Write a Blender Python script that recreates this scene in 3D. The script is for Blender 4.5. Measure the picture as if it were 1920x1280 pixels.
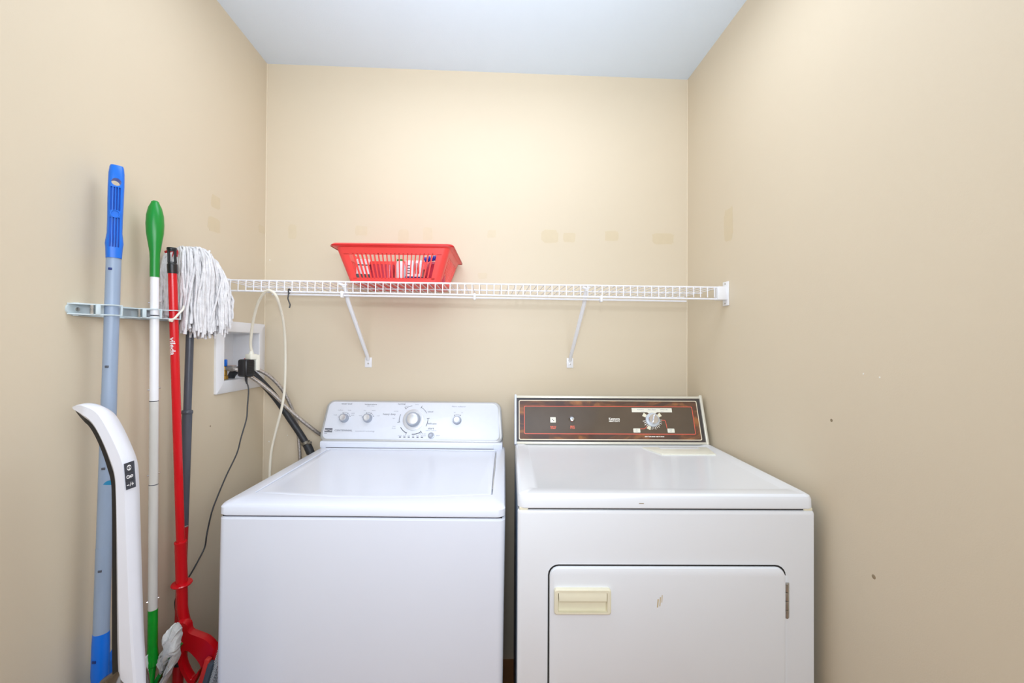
import bpy, bmesh, math, random
from mathutils import Vector, Matrix, Euler
PI = math.pi
random.seed(7)
S = bpy.context.scene
for o in list(bpy.data.objects):
    bpy.data.objects.remove(o)
COL = S.collection

# ---------------------------------------------------------------- camera, world, lights, exposure
def cam_axes(yaw, pitch, roll):
    cy, sy = math.cos(yaw), math.sin(yaw)
    f = Vector((sy*math.cos(pitch), cy*math.cos(pitch), math.sin(pitch)))
    r = Vector((cy, -sy, 0)); u = r.cross(f)
    c, s = math.cos(roll), math.sin(roll)
    return c*r + s*u, -s*r + c*u, f
cam = bpy.data.cameras.new('camera'); cam.sensor_width = 36; cam.lens = 800.39*36/1920
cam.clip_start = 0.02
camo = bpy.data.objects.new('camera', cam); COL.objects.link(camo)
r_, u_, f_ = cam_axes(0.0510, 0.0084, 0.0054)
camo.matrix_world = Matrix(((r_.x, u_.x, -f_.x, 0.9131), (r_.y, u_.y, -f_.y, -1.7776), (r_.z, u_.z, -f_.z, 1.3003), (0, 0, 0, 1)))
S.camera = camo

w = bpy.data.worlds.new('world'); S.world = w; w.use_nodes = True
w.node_tree.nodes['Background'].inputs[0].default_value = (0.9, 0.95, 1.0, 1)
w.node_tree.nodes['Background'].inputs[1].default_value = 0.3

def light(name, kind, loc, energy, color, size=0.1, size_y=None, rot=(0, 0, 0)):
    l = bpy.data.lights.new(name, kind); l.energy = energy; l.color = color
    if kind == 'AREA':
        l.size = size
        if size_y: l.shape = 'RECTANGLE'; l.size_y = size_y
    else:
        l.shadow_soft_size = size
    o = bpy.data.objects.new(name, l); COL.objects.link(o); o.location = loc; o.rotation_euler = rot
    return o
# flash just above the camera, then unseen fill lights added to balance the room's brightness
LT = (0.90, 0.98, 1.11)
light('camera_flash', 'AREA', (0.90, -1.82, 1.50), 2.1, LT, 0.05, 0.05, (PI/2, 0, 0)).data.spread = 2.0
light('corner_fill', 'AREA', (1.30, -1.80, 1.45), 0.9, LT, 0.45, 0.45, (PI/2-0.2, 0, 0.55)).data.spread = 1.2  # soft fill added to lift the dark left rear corner
light('front_fill', 'AREA', (0.90, -2.9, 1.75), 23.0, LT, 1.2, 1.1, (PI/2, 0, 0))  # added frontal fill; the wall behind the camera has no opening
light('overhead_fill', 'AREA', (0.90, -0.78, 2.39), 7.8, LT, 1.2, 0.55)  # unseen overhead fill, added to brighten the appliance tops
light('uplight_fill', 'AREA', (0.90, -1.15, 1.95), 3.3, LT, 1.0, 0.3, (PI-0.80, 0, 0)).data.spread = 2.0  # uplight added to brighten the ceiling and upper back wall
light('uplight_fill', 'AREA', (0.92, -1.5, 1.5), 0.4, LT, 0.3, 0.3, (PI-0.9, 0, 0)).data.spread = 1.6  # weaker second uplight, also an added fill
S.view_settings.view_transform = 'Standard'; S.view_settings.look = 'None'
S.view_settings.gamma = 1; S.view_settings.use_curve_mapping = False
S.view_settings.exposure = -0.09

# ---------------------------------------------------------------- materials
def srgb(c):
    return tuple((v/255/12.92 if v/255 <= 0.04045 else ((v/255+0.055)/1.055)**2.4) for v in c) + (1,)
MATS = {}
def mat(name, c, rough=0.5, metal=0.0, var=0.04, scale=30, bump=0.0, bscale=200, spec=0.5, coat=0.0, trans=0.0, stretch=None):
    if name in MATS: return MATS[name]
    m = bpy.data.materials.new(name); m.use_nodes = True
    nt = m.node_tree; b = nt.nodes['Principled BSDF']
    b.inputs['Roughness'].default_value = rough; b.inputs['Metallic'].default_value = metal
    b.inputs['Specular IOR Level'].default_value = spec; b.inputs['Coat Weight'].default_value = coat
    b.inputs['Transmission Weight'].default_value = trans
    tc = nt.nodes.new('ShaderNodeTexCoord'); mp = nt.nodes.new('ShaderNodeMapping')
    nt.links.new(tc.outputs['Object'], mp.inputs['Vector'])
    if stretch: mp.inputs['Scale'].default_value = stretch
    n = nt.nodes.new('ShaderNodeTexNoise'); n.inputs['Scale'].default_value = scale; n.inputs['Detail'].default_value = 4
    nt.links.new(mp.outputs['Vector'], n.inputs['Vector'])
    rp = nt.nodes.new('ShaderNodeValToRGB')
    col = srgb(c)
    rp.color_ramp.elements[0].position = 0.3; rp.color_ramp.elements[1].position = 0.7
    rp.color_ramp.elements[0].color = tuple(v*(1-var) for v in col[:3]) + (1,)
    rp.color_ramp.elements[1].color = tuple(min(1, v*(1+var)) for v in col[:3]) + (1,)
    nt.links.new(n.outputs['Fac'], rp.inputs['Fac']); nt.links.new(rp.outputs['Color'], b.inputs['Base Color'])
    if bump:
        n2 = nt.nodes.new('ShaderNodeTexNoise'); n2.inputs['Scale'].default_value = bscale; n2.inputs['Detail'].default_value = 3
        nt.links.new(mp.outputs['Vector'], n2.inputs['Vector'])
        bp = nt.nodes.new('ShaderNodeBump'); bp.inputs['Strength'].default_value = bump; bp.inputs['Distance'].default_value = 0.002
        nt.links.new(n2.outputs['Fac'], bp.inputs['Height']); nt.links.new(bp.outputs['Normal'], b.inputs['Normal'])
    MATS[name] = m
    return m
WALLC = (221, 207, 182)
M_wall = mat('beige_paint', WALLC, 0.55, var=0.012, scale=2.5, bump=0.12, bscale=350, spec=0.35)
M_patch = mat('beige_touch_up_paint', (217, 201, 170), 0.5, var=0.015, scale=40, bump=0.12, bscale=350, spec=0.35)
M_patch2 = mat('beige_touch_up_paint_faint', (219, 204, 175), 0.5, var=0.015, scale=40, bump=0.12, bscale=350, spec=0.35)
M_caulk = mat('pale_corner_bead', (232, 218, 192), 0.5, var=0.02)
M_mark = mat('grey_scuff', (150, 132, 104), 0.7, var=0.1)
M_speck = mat('white_chip', (240, 236, 226), 0.7, var=0.03)
M_ceil = mat('white_ceiling_paint', (225, 239, 254), 0.8, var=0.008, scale=6, bump=0.15, bscale=300)
M_floor = mat('warm_brown_floor', (160, 108, 64), 0.5, var=0.1, scale=8)  # unseen floor; brown tint chosen to warm the light on lower walls
M_enam = mat('white_enamel', (230, 235, 246), 0.2, var=0.006, scale=5, bump=0.015, bscale=120)
M_enam2 = mat('warm_white_enamel', (237, 240, 244), 0.2, var=0.008, scale=5, bump=0.02, bscale=120)
M_galv = mat('galvanised_steel_side', (150, 165, 180), 0.35, metal=0.6, var=0.1, scale=25)
M_dark = mat('dark_gap', (25, 24, 22), 0.8, var=0.1)
M_silver = mat('silver_plastic', (190, 190, 188), 0.35, metal=0.15, var=0.02, scale=60)
M_face = mat('pale_silver_fascia', (224, 228, 236), 0.35, metal=0.0, var=0.01, scale=60)
M_knob = mat('grey_knob_plastic', (170, 176, 188), 0.35, metal=0.3, var=0.03)
M_cap = mat('brushed_aluminium_cap', (234, 238, 246), 0.3, metal=0.85, var=0.08, scale=80)
M_chrome = mat('chrome', (225, 225, 228), 0.12, metal=1.0, var=0.03)
M_ink = mat('dark_grey_ink', (70, 74, 88), 0.6, var=0.05)
M_ink2 = mat('light_grey_ink', (150, 154, 165), 0.6, var=0.05)
M_black = mat('black_plastic', (26, 26, 28), 0.35, var=0.1)
M_rub = mat('black_rubber_hose', (42, 44, 48), 0.5, var=0.25, scale=60, bump=0.3, bscale=150)
M_cream = mat('yellowed_cream_plastic', (238, 232, 206), 0.4, var=0.03, scale=20)
M_cream2 = mat('pale_cream_plastic', (240, 238, 222), 0.35, var=0.02, scale=20)
M_trim = mat('cream_aluminium_trim', (226, 222, 206), 0.3, metal=0.2, var=0.02)
M_white = mat('white_plastic', (240, 240, 242), 0.35, var=0.01)
M_wcoat = mat('white_vinyl_coated_wire', (244, 244, 248), 0.35, var=0.01)
M_red = mat('coral_red_plastic', (250, 76, 72), 0.35, var=0.04, scale=20, bump=0.03)
M_redd = mat('deep_red_plastic', (190, 12, 24), 0.3, var=0.05, scale=20)
M_redp = mat('red_painted_tube', (214, 18, 30), 0.22, var=0.04, scale=12)
M_green = mat('green_plastic', (10, 140, 48), 0.3, var=0.06, scale=12)
M_greent = mat('translucent_green_plastic', (8, 150, 40), 0.15, var=0.2, scale=25)
M_wtube = mat('white_painted_tube', (214, 212, 206), 0.35, var=0.05, scale=10, stretch=(6, 6, 1))
M_grayb = mat('blue_grey_tube', (150, 168, 192), 0.35, var=0.05, scale=9, stretch=(6, 6, 1))
M_blue = mat('bright_blue_plastic', (10, 112, 222), 0.35, var=0.06, scale=12)
M_bluein = mat('deep_blue_plastic', (4, 44, 118), 0.45, var=0.06, scale=12)
M_dgrey = mat('dark_grey_tube', (78, 82, 92), 0.35, var=0.08, scale=12)
M_slate = mat('slate_grey_plastic', (78, 92, 104), 0.5, var=0.06)
M_hold = mat('pale_grey_blue_plastic', (206, 220, 224), 0.35, var=0.02)
M_steel = mat('steel', (190, 188, 184), 0.3, metal=0.9, var=0.1, scale=80)
M_braid = mat('braided_steel', (188, 182, 176), 0.35, metal=0.7, var=0.3, scale=180, bump=0.5, bscale=400)
M_brass = mat('brass', (176, 140, 70), 0.3, metal=0.9, var=0.15)
M_cloth = mat('white_mop_cotton', (228, 226, 226), 0.95, var=0.1, scale=60, bump=0.8, bscale=260, spec=0.1)
M_rag = mat('white_sponge_cloth', (226, 228, 226), 0.9, var=0.08, scale=30, bump=0.6, bscale=150, spec=0.15)
M_cord = mat('ivory_cord', (238, 232, 214), 0.4, var=0.02)
M_vac = mat('gloss_white_plastic', (232, 234, 242), 0.2, var=0.006)
M_taupe = mat('smoked_grey_plastic', (74, 60, 46), 0.2, var=0.1)
M_cyan = mat('cyan_plastic', (0, 130, 180), 0.35, var=0.05)
M_orange = mat('orange_print', (255, 118, 88), 0.4, var=0.05)
M_salmon = mat('salmon_print_line', (226, 150, 128), 0.4, var=0.04)
M_ivoryp = mat('ivory_print', (240, 226, 200), 0.4, var=0.04)
M_navy = mat('navy_print', (28, 36, 110), 0.5, var=0.1)
M_bluec = mat('royal_blue_plastic', (40, 60, 190), 0.4, var=0.1)
M_pink = mat('rose_red_plastic', (206, 60, 84), 0.25, var=0.08)
M_bead = mat('grey_dot_pad', (120, 130, 136), 0.8, var=0.1)

def wood_fascia():
    m = bpy.data.materials.new('wood_print_fascia'); m.use_nodes = True
    nt = m.node_tree; b = nt.nodes['Principled BSDF']
    b.inputs['Roughness'].default_value = 0.12; b.inputs['Coat Weight'].default_value = 0.4; b.inputs['Coat Roughness'].default_value = 0.03
    tc = nt.nodes.new('ShaderNodeTexCoord'); mp = nt.nodes.new('ShaderNodeMapping')
    mp.inputs['Scale'].default_value = (5.0, 9, 14)
    nt.links.new(tc.outputs['Object'], mp.inputs['Vector'])
    n = nt.nodes.new('ShaderNodeTexNoise'); n.inputs['Scale'].default_value = 1.6; n.inputs['Detail'].default_value = 6; n.inputs['Distortion'].default_value = 1.5
    nt.links.new(mp.outputs['Vector'], n.inputs['Vector'])
    rp = nt.nodes.new('ShaderNodeValToRGB'); e = rp.color_ramp.elements
    e[0].position = 0.4; e[0].color = srgb((84, 62, 54)); e[1].position = 0.68; e[1].color = srgb((164, 108, 66))
    x = rp.color_ramp.elements.new(0.52); x.color = srgb((106, 72, 54))
    nt.links.new(n.outputs['Fac'], rp.inputs['Fac']); nt.links.new(rp.outputs['Color'], b.inputs['Base Color'])
    return m
M_wood = wood_fascia()
M_brown = mat('smoked_brown_fascia', (92, 78, 64), 0.12, var=0.08, scale=14, coat=0.4)
M_edge = mat('black_brown_border', (66, 62, 62), 0.15, var=0.08, scale=30, coat=0.4)

# ---------------------------------------------------------------- builder
ORG = {}
class MB:
    def __init__(s): s.bm = bmesh.new()
    def loft(s, loops, closed=True, cap0=True, cap1=True):
        rows = [[s.bm.verts.new(p) for p in l] for l in loops]
        n = len(rows[0])
        for a, b in zip(rows, rows[1:]):
            for i in range(n if closed else n-1):
                j = (i+1) % n
                try: s.bm.faces.new((a[i], a[j], b[j], b[i]))
                except ValueError: pass
        if cap0: s.bm.faces.new(list(reversed(rows[0])))
        if cap1: s.bm.faces.new(rows[-1])
        return s
    def ring(s, outer, inner):
        a = [s.bm.verts.new(p) for p in outer]; b = [s.bm.verts.new(p) for p in inner]
        n = len(a)
        for i in range(n): s.bm.faces.new((a[i], a[(i+1) % n], b[(i+1) % n], b[i]))
        return s
    def box(s, lo, hi, bev=0.0, seg=2, rot=None, piv=None):
        lo, hi = Vector(lo), Vector(hi); c = (lo+hi)/2; d = hi-lo
        r = bmesh.ops.create_cube(s.bm, size=1.0)
        vs = r['verts']
        for v in vs: v.co = Vector((v.co.x*d.x, v.co.y*d.y, v.co.z*d.z)) + c
        if bev:
            es = list({e for v in vs for e in v.link_edges})
            g = bmesh.ops.bevel(s.bm, geom=es, offset=bev, segments=seg, affect='EDGES', profile=0.5)
            vs = list({v for f in g['faces'] for v in f.verts} | {v for v in vs if v.is_valid})
        if rot:
            m = Euler(rot).to_matrix(); p = Vector(piv) if piv else c
            for v in vs: v.co = m @ (v.co-p) + p
        return s
    def tube(s, pts, r, seg=10, smooth=0, caps=True):
        pts = [Vector(p) for p in pts]
        if smooth: pts = spline(pts, smooth)
        n = len(pts)
        rr = r if callable(r) else (lambda t: r)
        t0 = (pts[1]-pts[0]).normalized()
        up = Vector((0, 0, 1)) if abs(t0.z) < 0.9 else Vector((1, 0, 0))
        nx = t0.cross(up).normalized()
        loops = []
        for i, p in enumerate(pts):
            t = (pts[min(i+1, n-1)]-pts[max(i-1, 0)]).normalized()
            nx = (nx - t*nx.dot(t)).normalized(); ny = t.cross(nx)
            q = rr(i/(n-1))
            loops.append([p + q*(math.cos(2*PI*k/seg)*nx + math.sin(2*PI*k/seg)*ny) for k in range(seg)])
        return s.loft(loops, True, caps, caps)
    def lathe(s, prof, org, axis, seg=32, caps=True):
        # prof: list of (radius, height along axis)
        org, ax = Vector(org), Vector(axis).normalized()
        up = Vector((0, 0, 1)) if abs(ax.z) < 0.9 else Vector((1, 0, 0))
        nx = ax.cross(up).normalized(); ny = ax.cross(nx)
        return s.loft([[org + ax*h + max(r, 1e-5)*(math.cos(2*PI*k/seg)*nx + math.sin(2*PI*k/seg)*ny) for k in range(seg)] for r, h in prof], True, caps, caps)
    def text(s, body, mapf, size, align='CENTER', shear=0.0, sx=1.0, bold=0.0, cuts=0):
        # flat lettering, mapf(u, v) -> 3D point
        c = bpy.data.curves.new('t', 'FONT'); c.body = body; c.size = size; c.align_x = align; c.align_y = 'CENTER'; c.shear = shear
        c.resolution_u = 2; c.fill_mode = 'FRONT'; c.offset = bold
        o = bpy.data.objects.new('t', c); COL.objects.link(o)
        dg = bpy.context.evaluated_depsgraph_get(); dg.update()
        me = bpy.data.meshes.new_from_object(o.evaluated_get(dg))
        if cuts:
            tb = bmesh.new(); tb.from_mesh(me); bmesh.ops.triangulate(tb, faces=tb.faces)
            bmesh.ops.subdivide_edges(tb, edges=tb.edges, cuts=cuts, use_grid_fill=True); tb.to_mesh(me); tb.free()
        vs = [s.bm.verts.new(mapf(v.co.x*sx, v.co.y)) for v in me.vertices]
        for p in me.polygons:
            try: s.bm.faces.new([vs[i] for i in p.vertices])
            except ValueError: pass
        bpy.data.objects.remove(o); bpy.data.curves.remove(c); bpy.data.meshes.remove(me)
        return s
    def build(s, name, m, parent=None, label=None, angle=35, offset=None):
        bm = s.bm
        bmesh.ops.recalc_face_normals(bm, faces=bm.faces)
        org = ORG.get(parent.name, Vector((0, 0, 0))) if parent else Vector((0, 0, 0))
        if org.length:
            for v in bm.verts: v.co -= org
        me = bpy.data.meshes.new(name); bm.to_mesh(me); bm.free()
        me.polygons.foreach_set('use_smooth', [True]*len(me.polygons))
        me.set_sharp_from_angle(angle=math.radians(angle))
        me.materials.append(m)
        o = bpy.data.objects.new(name, me); COL.objects.link(o)
        if parent:
            o.parent = parent; ORG[o.name] = org
        if label: o['label'] = label
        if name in ('lettering', 'badge_lettering', 'button_symbols', 'dial_tick'): o['kind'] = 'stuff'
        return o
def spline(pts, k):
    out = []
    n = len(pts)
    for i in range(n-1):
        p0, p1, p2, p3 = pts[max(i-1, 0)], pts[i], pts[i+1], pts[min(i+2, n-1)]
        for j in range(k):
            t = j/k
            out.append(0.5*((2*p1) + (p2-p0)*t + (2*p0-5*p1+4*p2-p3)*t*t + (3*p1-p0-3*p2+p3)*t**3))
    out.append(pts[-1])
    return out
def rr(x0, y0, x1, y1, r, n=5):
    p = []
    for cx, cy, a in ((x1-r, y0+r, -PI/2), (x1-r, y1-r, 0), (x0+r, y1-r, PI/2), (x0+r, y0+r, PI)):
        for i in range(n+1):
            t = a + i*PI/2/n
            p.append((cx+r*math.cos(t), cy+r*math.sin(t)))
    return p
def thing(name, label, cat, loc=(0, 0, 0), rot=(0, 0, 0), group=None, local=False):
    o = bpy.data.objects.new(name, None); COL.objects.link(o); o.location = loc; o.rotation_euler = rot
    o['label'] = label; o['category'] = cat; o.empty_display_size = 0.05
    if group: o['group'] = group
    ORG[o.name] = Vector((0, 0, 0)) if local else Vector(loc)
    return o
def tag(o, label, cat, group=None):
    o['label'] = label; o['category'] = cat
    if group: o['group'] = group
    return o
def struct(o): o['kind'] = 'structure'; return o
def dup(o, parent, off):
    c = o.copy(); COL.objects.link(c); c.parent = parent; c.location = o.location + Vector(off)
    ORG[c.name] = ORG.get(o.name, Vector((0, 0, 0)))
    return c

# ---------------------------------------------------------------- room shell
W, H, YF = 1.7504, 2.44, -3.1
T = 0.12
b = MB(); b.box((-T, YF-T, -0.1), (W+T, T, 0)); struct(b.build('floor', M_floor))
b = MB(); b.box((-T, YF-T, H), (W+T, T, H+0.1)); struct(b.build('ceiling', M_ceil))
b = MB(); b.box((-T, 0, 0), (W+T, T, H)); wall_back = struct(b.build('wall_back', M_wall))
b = MB(); b.box((W, YF, 0), (W+T, 0, H)); wall_right = struct(b.build('wall_right', M_wall))
b = MB(); b.box((-T, YF-T, 0), (W+T, YF, H)); struct(b.build('wall_front', M_wall))
# left wall with the recess of the washer outlet box
HY0, HY1, HZ0, HZ1 = -0.278, -0.047, 1.167, 1.346
b = MB()
b.box((-T, YF, 0), (0, HY0, H)); b.box((-T, HY1, 0), (0, 0, H))
b.box((-T, HY0, 0), (0, HY1, HZ0)); b.box((-T, HY0, HZ1), (0, HY1, H))
wall_left = struct(b.build('wall_left', M_wall))
# pale corner beads
b = MB(); b.tube([(0.001, -0.0015, 0.001), (0.001, -0.0015, H-0.001)], 0.0022, 8); b.build('corner_bead', M_caulk, wall_back)
b = MB(); b.tube([(W-0.001, -0.0015, 0.001), (W-0.001, -0.0015, H-0.001)], 0.0022, 8); b.build('corner_bead', M_caulk, wall_back)
# touch-up paint patches: each its own thin film of paint
def blob(y0, z0, y1, z1, seed):
    rnd = random.Random(seed); pts = []
    for x, y in rr(-1, -1, 1, 1, 0.45, 4):
        k = 1 + rnd.uniform(-0.1, 0.08)
        pts.append(((y0+y1)/2 + x*k*(y1-y0)/2, (z0+z1)/2 + y*k*(z1-z0)/2))
    return pts
for i, (x0, z1, x1, z0) in enumerate([(0.0906, 1.7853, 0.1229, 1.7294), (0.3573, 1.7862, 0.4071, 1.7455), (0.5324, 1.7743, 0.5741, 1.7199),
        (0.6325, 1.785, 0.6723, 1.7327), (0.899, 1.7791, 0.9348, 1.7463), (1.1245, 1.7834, 1.1945, 1.7309), (1.2169, 1.7739, 1.2691, 1.7344),
        (1.3939, 1.7863, 1.4535, 1.7422), (1.5959, 1.7788, 1.6932, 1.7328), (0.86, 1.60, 0.90, 1.575), (0.30, 1.66, 0.335, 1.64)]):
    p = blob(x0, z0, x1, z1, i); b = MB()
    b.loft([[(x, 0.0, z) for x, z in p], [(x, -0.0003, z) for x, z in p]])
    b.build('paint_patch', M_patch if i in (5, 6, 7, 8) else M_patch2, wall_back)
for i, (y0, z1, y1, z0) in enumerate([(-0.3387, 1.7893, -0.2911, 1.7484), (-0.3533, 1.715, -0.2896, 1.6675), (-0.0521, 1.771, -0.0066, 1.7414)]):
    p = blob(y0, z0, y1, z1, 30+i); b = MB()
    b.loft([[(0.0, y, z) for y, z in p], [(0.0003, y, z) for y, z in p]])
    b.build('paint_patch', M_patch if i < 2 else M_patch2, wall_left)
p = blob(-0.3425, 1.6716, -0.2883, 1.7888, 50); b = MB()
b.loft([[(W, y, z) for y, z in p], [(W-0.0003, y, z) for y, z in p]]); b.build('paint_patch', M_patch, wall_right)
# little chips and scuffs
for y, z, r, m in ((-0.77, 1.12, 0.004, M_mark), (-0.885, 0.80, 0.005, M_mark), (-1.02, 0.655, 0.010, M_patch), (-0.9, 1.235, 0.002, M_speck), (-0.86, 1.24, 0.002, M_speck)):
    b = MB(); b.lathe([(r, 0), (r*0.8, 0.0004)], (W, y, z), (-1, 0, 0), 10); b.build('wall_scuff', m, wall_right)
for y, z, r, m in ((-0.33, 1.03, 0.003, M_mark), (-0.93, 0.85, 0.0025, M_mark), (-0.95, 0.80, 0.0025, M_mark)):
    b = MB(); b.lathe([(r, 0), (r*0.8, 0.0004)], (0, y, z), (1, 0, 0), 10); b.build('wall_scuff', m, wall_left)
for x, z, r in ((0.018, 1.64, 0.003), (0.022, 0.905, 0.003), (0.095, 0.93, 0.002)):
    b = MB(); b.lathe([(r, 0), (r*0.7, 0.0004)], (x, 0, z), (0, -1, 0), 8); b.build('paint_chip', M_speck, wall_back)

# ---------------------------------------------------------------- washing machine
WR_ = (0, 0.0095, -0.0345)
wm = thing('washing_machine', 'white top-loading washing machine with silver control panel, left of the dryer', 'washing machine', (0.2451, -0.6869, 0.0), WR_, local=True)
WW = 0.700
def plan(x0, y0, x1, y1, r, z, n=5): return [(x, y, z) for x, y in rr(x0, y0, x1, y1, r, n)]
b = MB(); b.loft([plan(-0.009, 0.0, WW, 0.645, 0.018, 0.032), plan(-0.009, 0.0, WW, 0.645, 0.018, 0.868), plan(-0.005, 0.004, WW-0.004, 0.641, 0.016, 0.8725)])
b.build('cabinet', M_enam, wm)
b = MB(); b.box((-0.001, 0.008, 0.8715), (WW-0.008, 0.637, 0.8775)); b.build('seam_gap', M_dark, wm)
zt = 0.9055
bow = [(0.032 + 0.634*i/14, 0.083 - 0.030*math.sin(PI*i/14)) for i in range(15)]
lid_o = bow + [(0.668, 0.30), (0.668, 0.555), (0.660, 0.562), (0.038, 0.562), (0.030, 0.555), (0.030, 0.30)]
def shr(pl, d, z):
    out = []
    n = len(pl)
    for i in range(n):
        p0, p1, p2 = Vector(pl[i-1]), Vector(pl[i]), Vector(pl[(i+1) % n])
        e = (p1-p0).normalized() + (p2-p1).normalized(); e.normalize()
        nrm = Vector((-e.y, e.x)); q = p1 + nrm*d
        out.append((q.x, q.y, z))
    return out
b = MB()
b.loft([plan(-0.007, 0.002, WW-0.002, 0.643, 0.02, 0.8765), plan(-0.009, 0, WW, 0.645, 0.018, 0.879), plan(-0.009, 0, WW, 0.645, 0.018, 0.896), plan(-0.006, 0.003, WW-0.003, 0.642, 0.022, 0.902),
        plan(0.001, 0.010, WW-0.010, 0.636, 0.02, zt)], cap1=False)
b.bm.verts.ensure_lookup_table()
# deck top with the lid well cut out
def fill_between(mb, outer, inner):
    vo = [mb.bm.verts.new(p) for p in outer]; vi = [mb.bm.verts.new(p) for p in inner]
    es = []
    for l in (vo, vi):
        for i in range(len(l)): es.append(mb.bm.edges.new((l[i], l[(i+1) % len(l)])))
    bmesh.ops.triangle_fill(mb.bm, edges=es, use_beauty=True)
fill_between(b, plan(0.001, 0.010, WW-0.010, 0.636, 0.02, zt), [(x, y, zt) for x, y in lid_o])
b.loft([[(x, y, zt) for x, y in lid_o], shr(lid_o, 0.0012, zt-0.0015), shr(lid_o, 0.002, zt-0.012)], cap0=False, cap1=True)
bmesh.ops.remove_doubles(b.bm, verts=b.bm.verts, dist=1e-5)
b.build('top_deck', M_enam, wm, angle=28)
b = MB(); b.loft([shr(lid_o, 0.0045, zt-0.0115), shr(lid_o, 0.0045, zt-0.0045), shr(lid_o, 0.0065, zt-0.0015), shr(lid_o, 0.011, zt-0.0005), shr(lid_o, 0.022, zt-0.0022)])
b.build('lid', M_enam, wm, angle=28)
b = MB(); b.box((0.6635, 0.13, zt-0.004), (0.6665, 0.53, zt+0.0004), 0.0006); b.build('lid_groove', M_silver, wm, 'dark grey groove along the right edge of the lid')
# rear strip and console
b = MB(); b.box((-0.012, 0.582, zt-0.004), (0.69, 0.668, 0.929), 0.006); b.build('console_base', M_enam, wm)
b = MB(); b.box((0.014, 0.5795, zt+0.0005), (0.655, 0.584, 0.921), 0.001); b.build('hinge_strip', M_enam, wm)
b = MB(); b.box((0.014, 0.579, zt-0.0002), (0.655, 0.5835, zt+0.0012)); b.build('strip_shadow_gap', M_dark, wm)
c0, c1 = Vector((0.585, 0.925)), Vector((0.640, 1.075)); cd = (c1-c0).normalized(); cn = Vector((-cd.y, cd.x))
def WP(a, t, h=0.0):
    q = c0 + cd*t + cn*h
    return Vector((a, q.x, q.y))
wn = Vector((0, cn.x, cn.y))
def wcon(x0, y0, x1, y1, r, h, tl=0.0):
    # outline leaning in a little towards the top
    out = []
    for x, y in rr(x0, y0, x1, y1, r, 6):
        k = (y-y0)/(y1-y0); out.append(WP(x + tl*k*(0.5-(x-x0)/(x1-x0))*2, y, h))
    return out
b = MB()
b.loft([wcon(-0.017, 0.004, 0.690, 0.166, 0.03, -0.030, 0.012), wcon(-0.019, 0.0, 0.693, 0.166, 0.03, -0.012, 0.012), wcon(-0.017, 0.002, 0.691, 0.164, 0.03, -0.003, 0.012), wcon(-0.013, 0.006, 0.687, 0.160, 0.027, 0.0, 0.012)])
b.build('console_shell', M_silver, wm, 'silver plastic surround of the control panel')
b = MB(); b.box((0.02, 0.648, 0.92), (0.67, 0.668, 1.05), 0.004); b.build('console_back', M_silver, wm)
b = MB()
b.loft([wcon(-0.007, 0.012, 0.678, 0.157, 0.022, -0.002, 0.011), wcon(-0.007, 0.012, 0.678, 0.157, 0.022, 0.0015, 0.011), wcon(-0.0045, 0.0145, 0.6755, 0.1545, 0.021, 0.0025, 0.011)])
fascia = b.build('control_panel', M_face, wm, 'pale silver fascia with printed legends')
HF = 0.0026
def arc(a, t, r, d0, d1, n=14): return [(a + r*math.cos(math.radians(d0+(d1-d0)*i/n)), t + r*math.sin(math.radians(d0+(d1-d0)*i/n))) for i in range(n+1)]
def strip2(mb, pts, wd, mapf):
    pts = [Vector(p) for p in pts]; L, R = [], []
    for i, p in enumerate(pts):
        d = (pts[min(i+1, len(pts)-1)] - pts[max(i-1, 0)]).normalized(); n = Vector((-d.y, d.x))
        L.append(mapf(*(p+n*wd/2))); R.append(mapf(*(p-n*wd/2)))
    vl = [mb.bm.verts.new(q) for q in L]; vr = [mb.bm.verts.new(q) for q in R]
    for i in range(len(pts)-1): mb.bm.faces.new((vl[i], vl[i+1], vr[i+1], vr[i]))
def rect2(mb, x0, y0, x1, y1, mapf): 
    vs = [mb.bm.verts.new(mapf(*q)) for q in ((x0, y0), (x1, y0), (x1, y1), (x0, y1))]; mb.bm.faces.new(vs)
wm2 = lambda u, v: WP(u, v, HF+0.0003)
def at(a, t): return lambda u, v: WP(a+u, t+v, HF+0.0003)
KN = [(0.0700, 0.0915, 0.0170, 0.0115), (0.1612, 0.0925, 0.0170, 0.0115), (0.5100, 0.0880, 0.0165, 0.0110)]
b = MB()
for s, a, t, sz in (('water level', 0.0715, 0.1485, 0.0085), ('temperature', 0.1660, 0.1480, 0.0085), ('heavy duty', 0.2430, 0.1095, 0.0105), ('delicate', 0.4130, 0.0745, 0.0105),
                    ('normal', 0.2880, 0.1505, 0.0095), ('casual', 0.4030, 0.1215, 0.0085), ('start', 0.4100, 0.0560, 0.0115)):
    b.text(s, at(a, t), sz, sx=1.1)
strip2(b, arc(0.3395, 0.0885, 0.056, 100, 128), 0.0012, wm2)
strip2(b, arc(0.3395, 0.0885, 0.056, 158, 190), 0.0018, wm2)
strip2(b, arc(0.3395, 0.0885, 0.056, 212, 246), 0.0026, wm2)
strip2(b, arc(0.3395, 0.0885, 0.056, 268, 306), 0.0026, wm2)
strip2(b, arc(0.3395, 0.0885, 0.056, 334, 366), 0.0022, wm2)
strip2(b, arc(0.3395, 0.0885, 0.056, 28, 62), 0.0014, wm2)
for ang in (128, 190, 246, 306, 366, 62):
    q = math.radians(ang)
    strip2(b, [(0.3395+r*math.cos(q), 0.0885+r*math.sin(q)) for r in (0.052, 0.063)], 0.0016, wm2)
for i in range(6): rect2(b, 0.2895+i*0.0168, 0.0200, 0.2975+i*0.0168, 0.0232, wm2)
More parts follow.
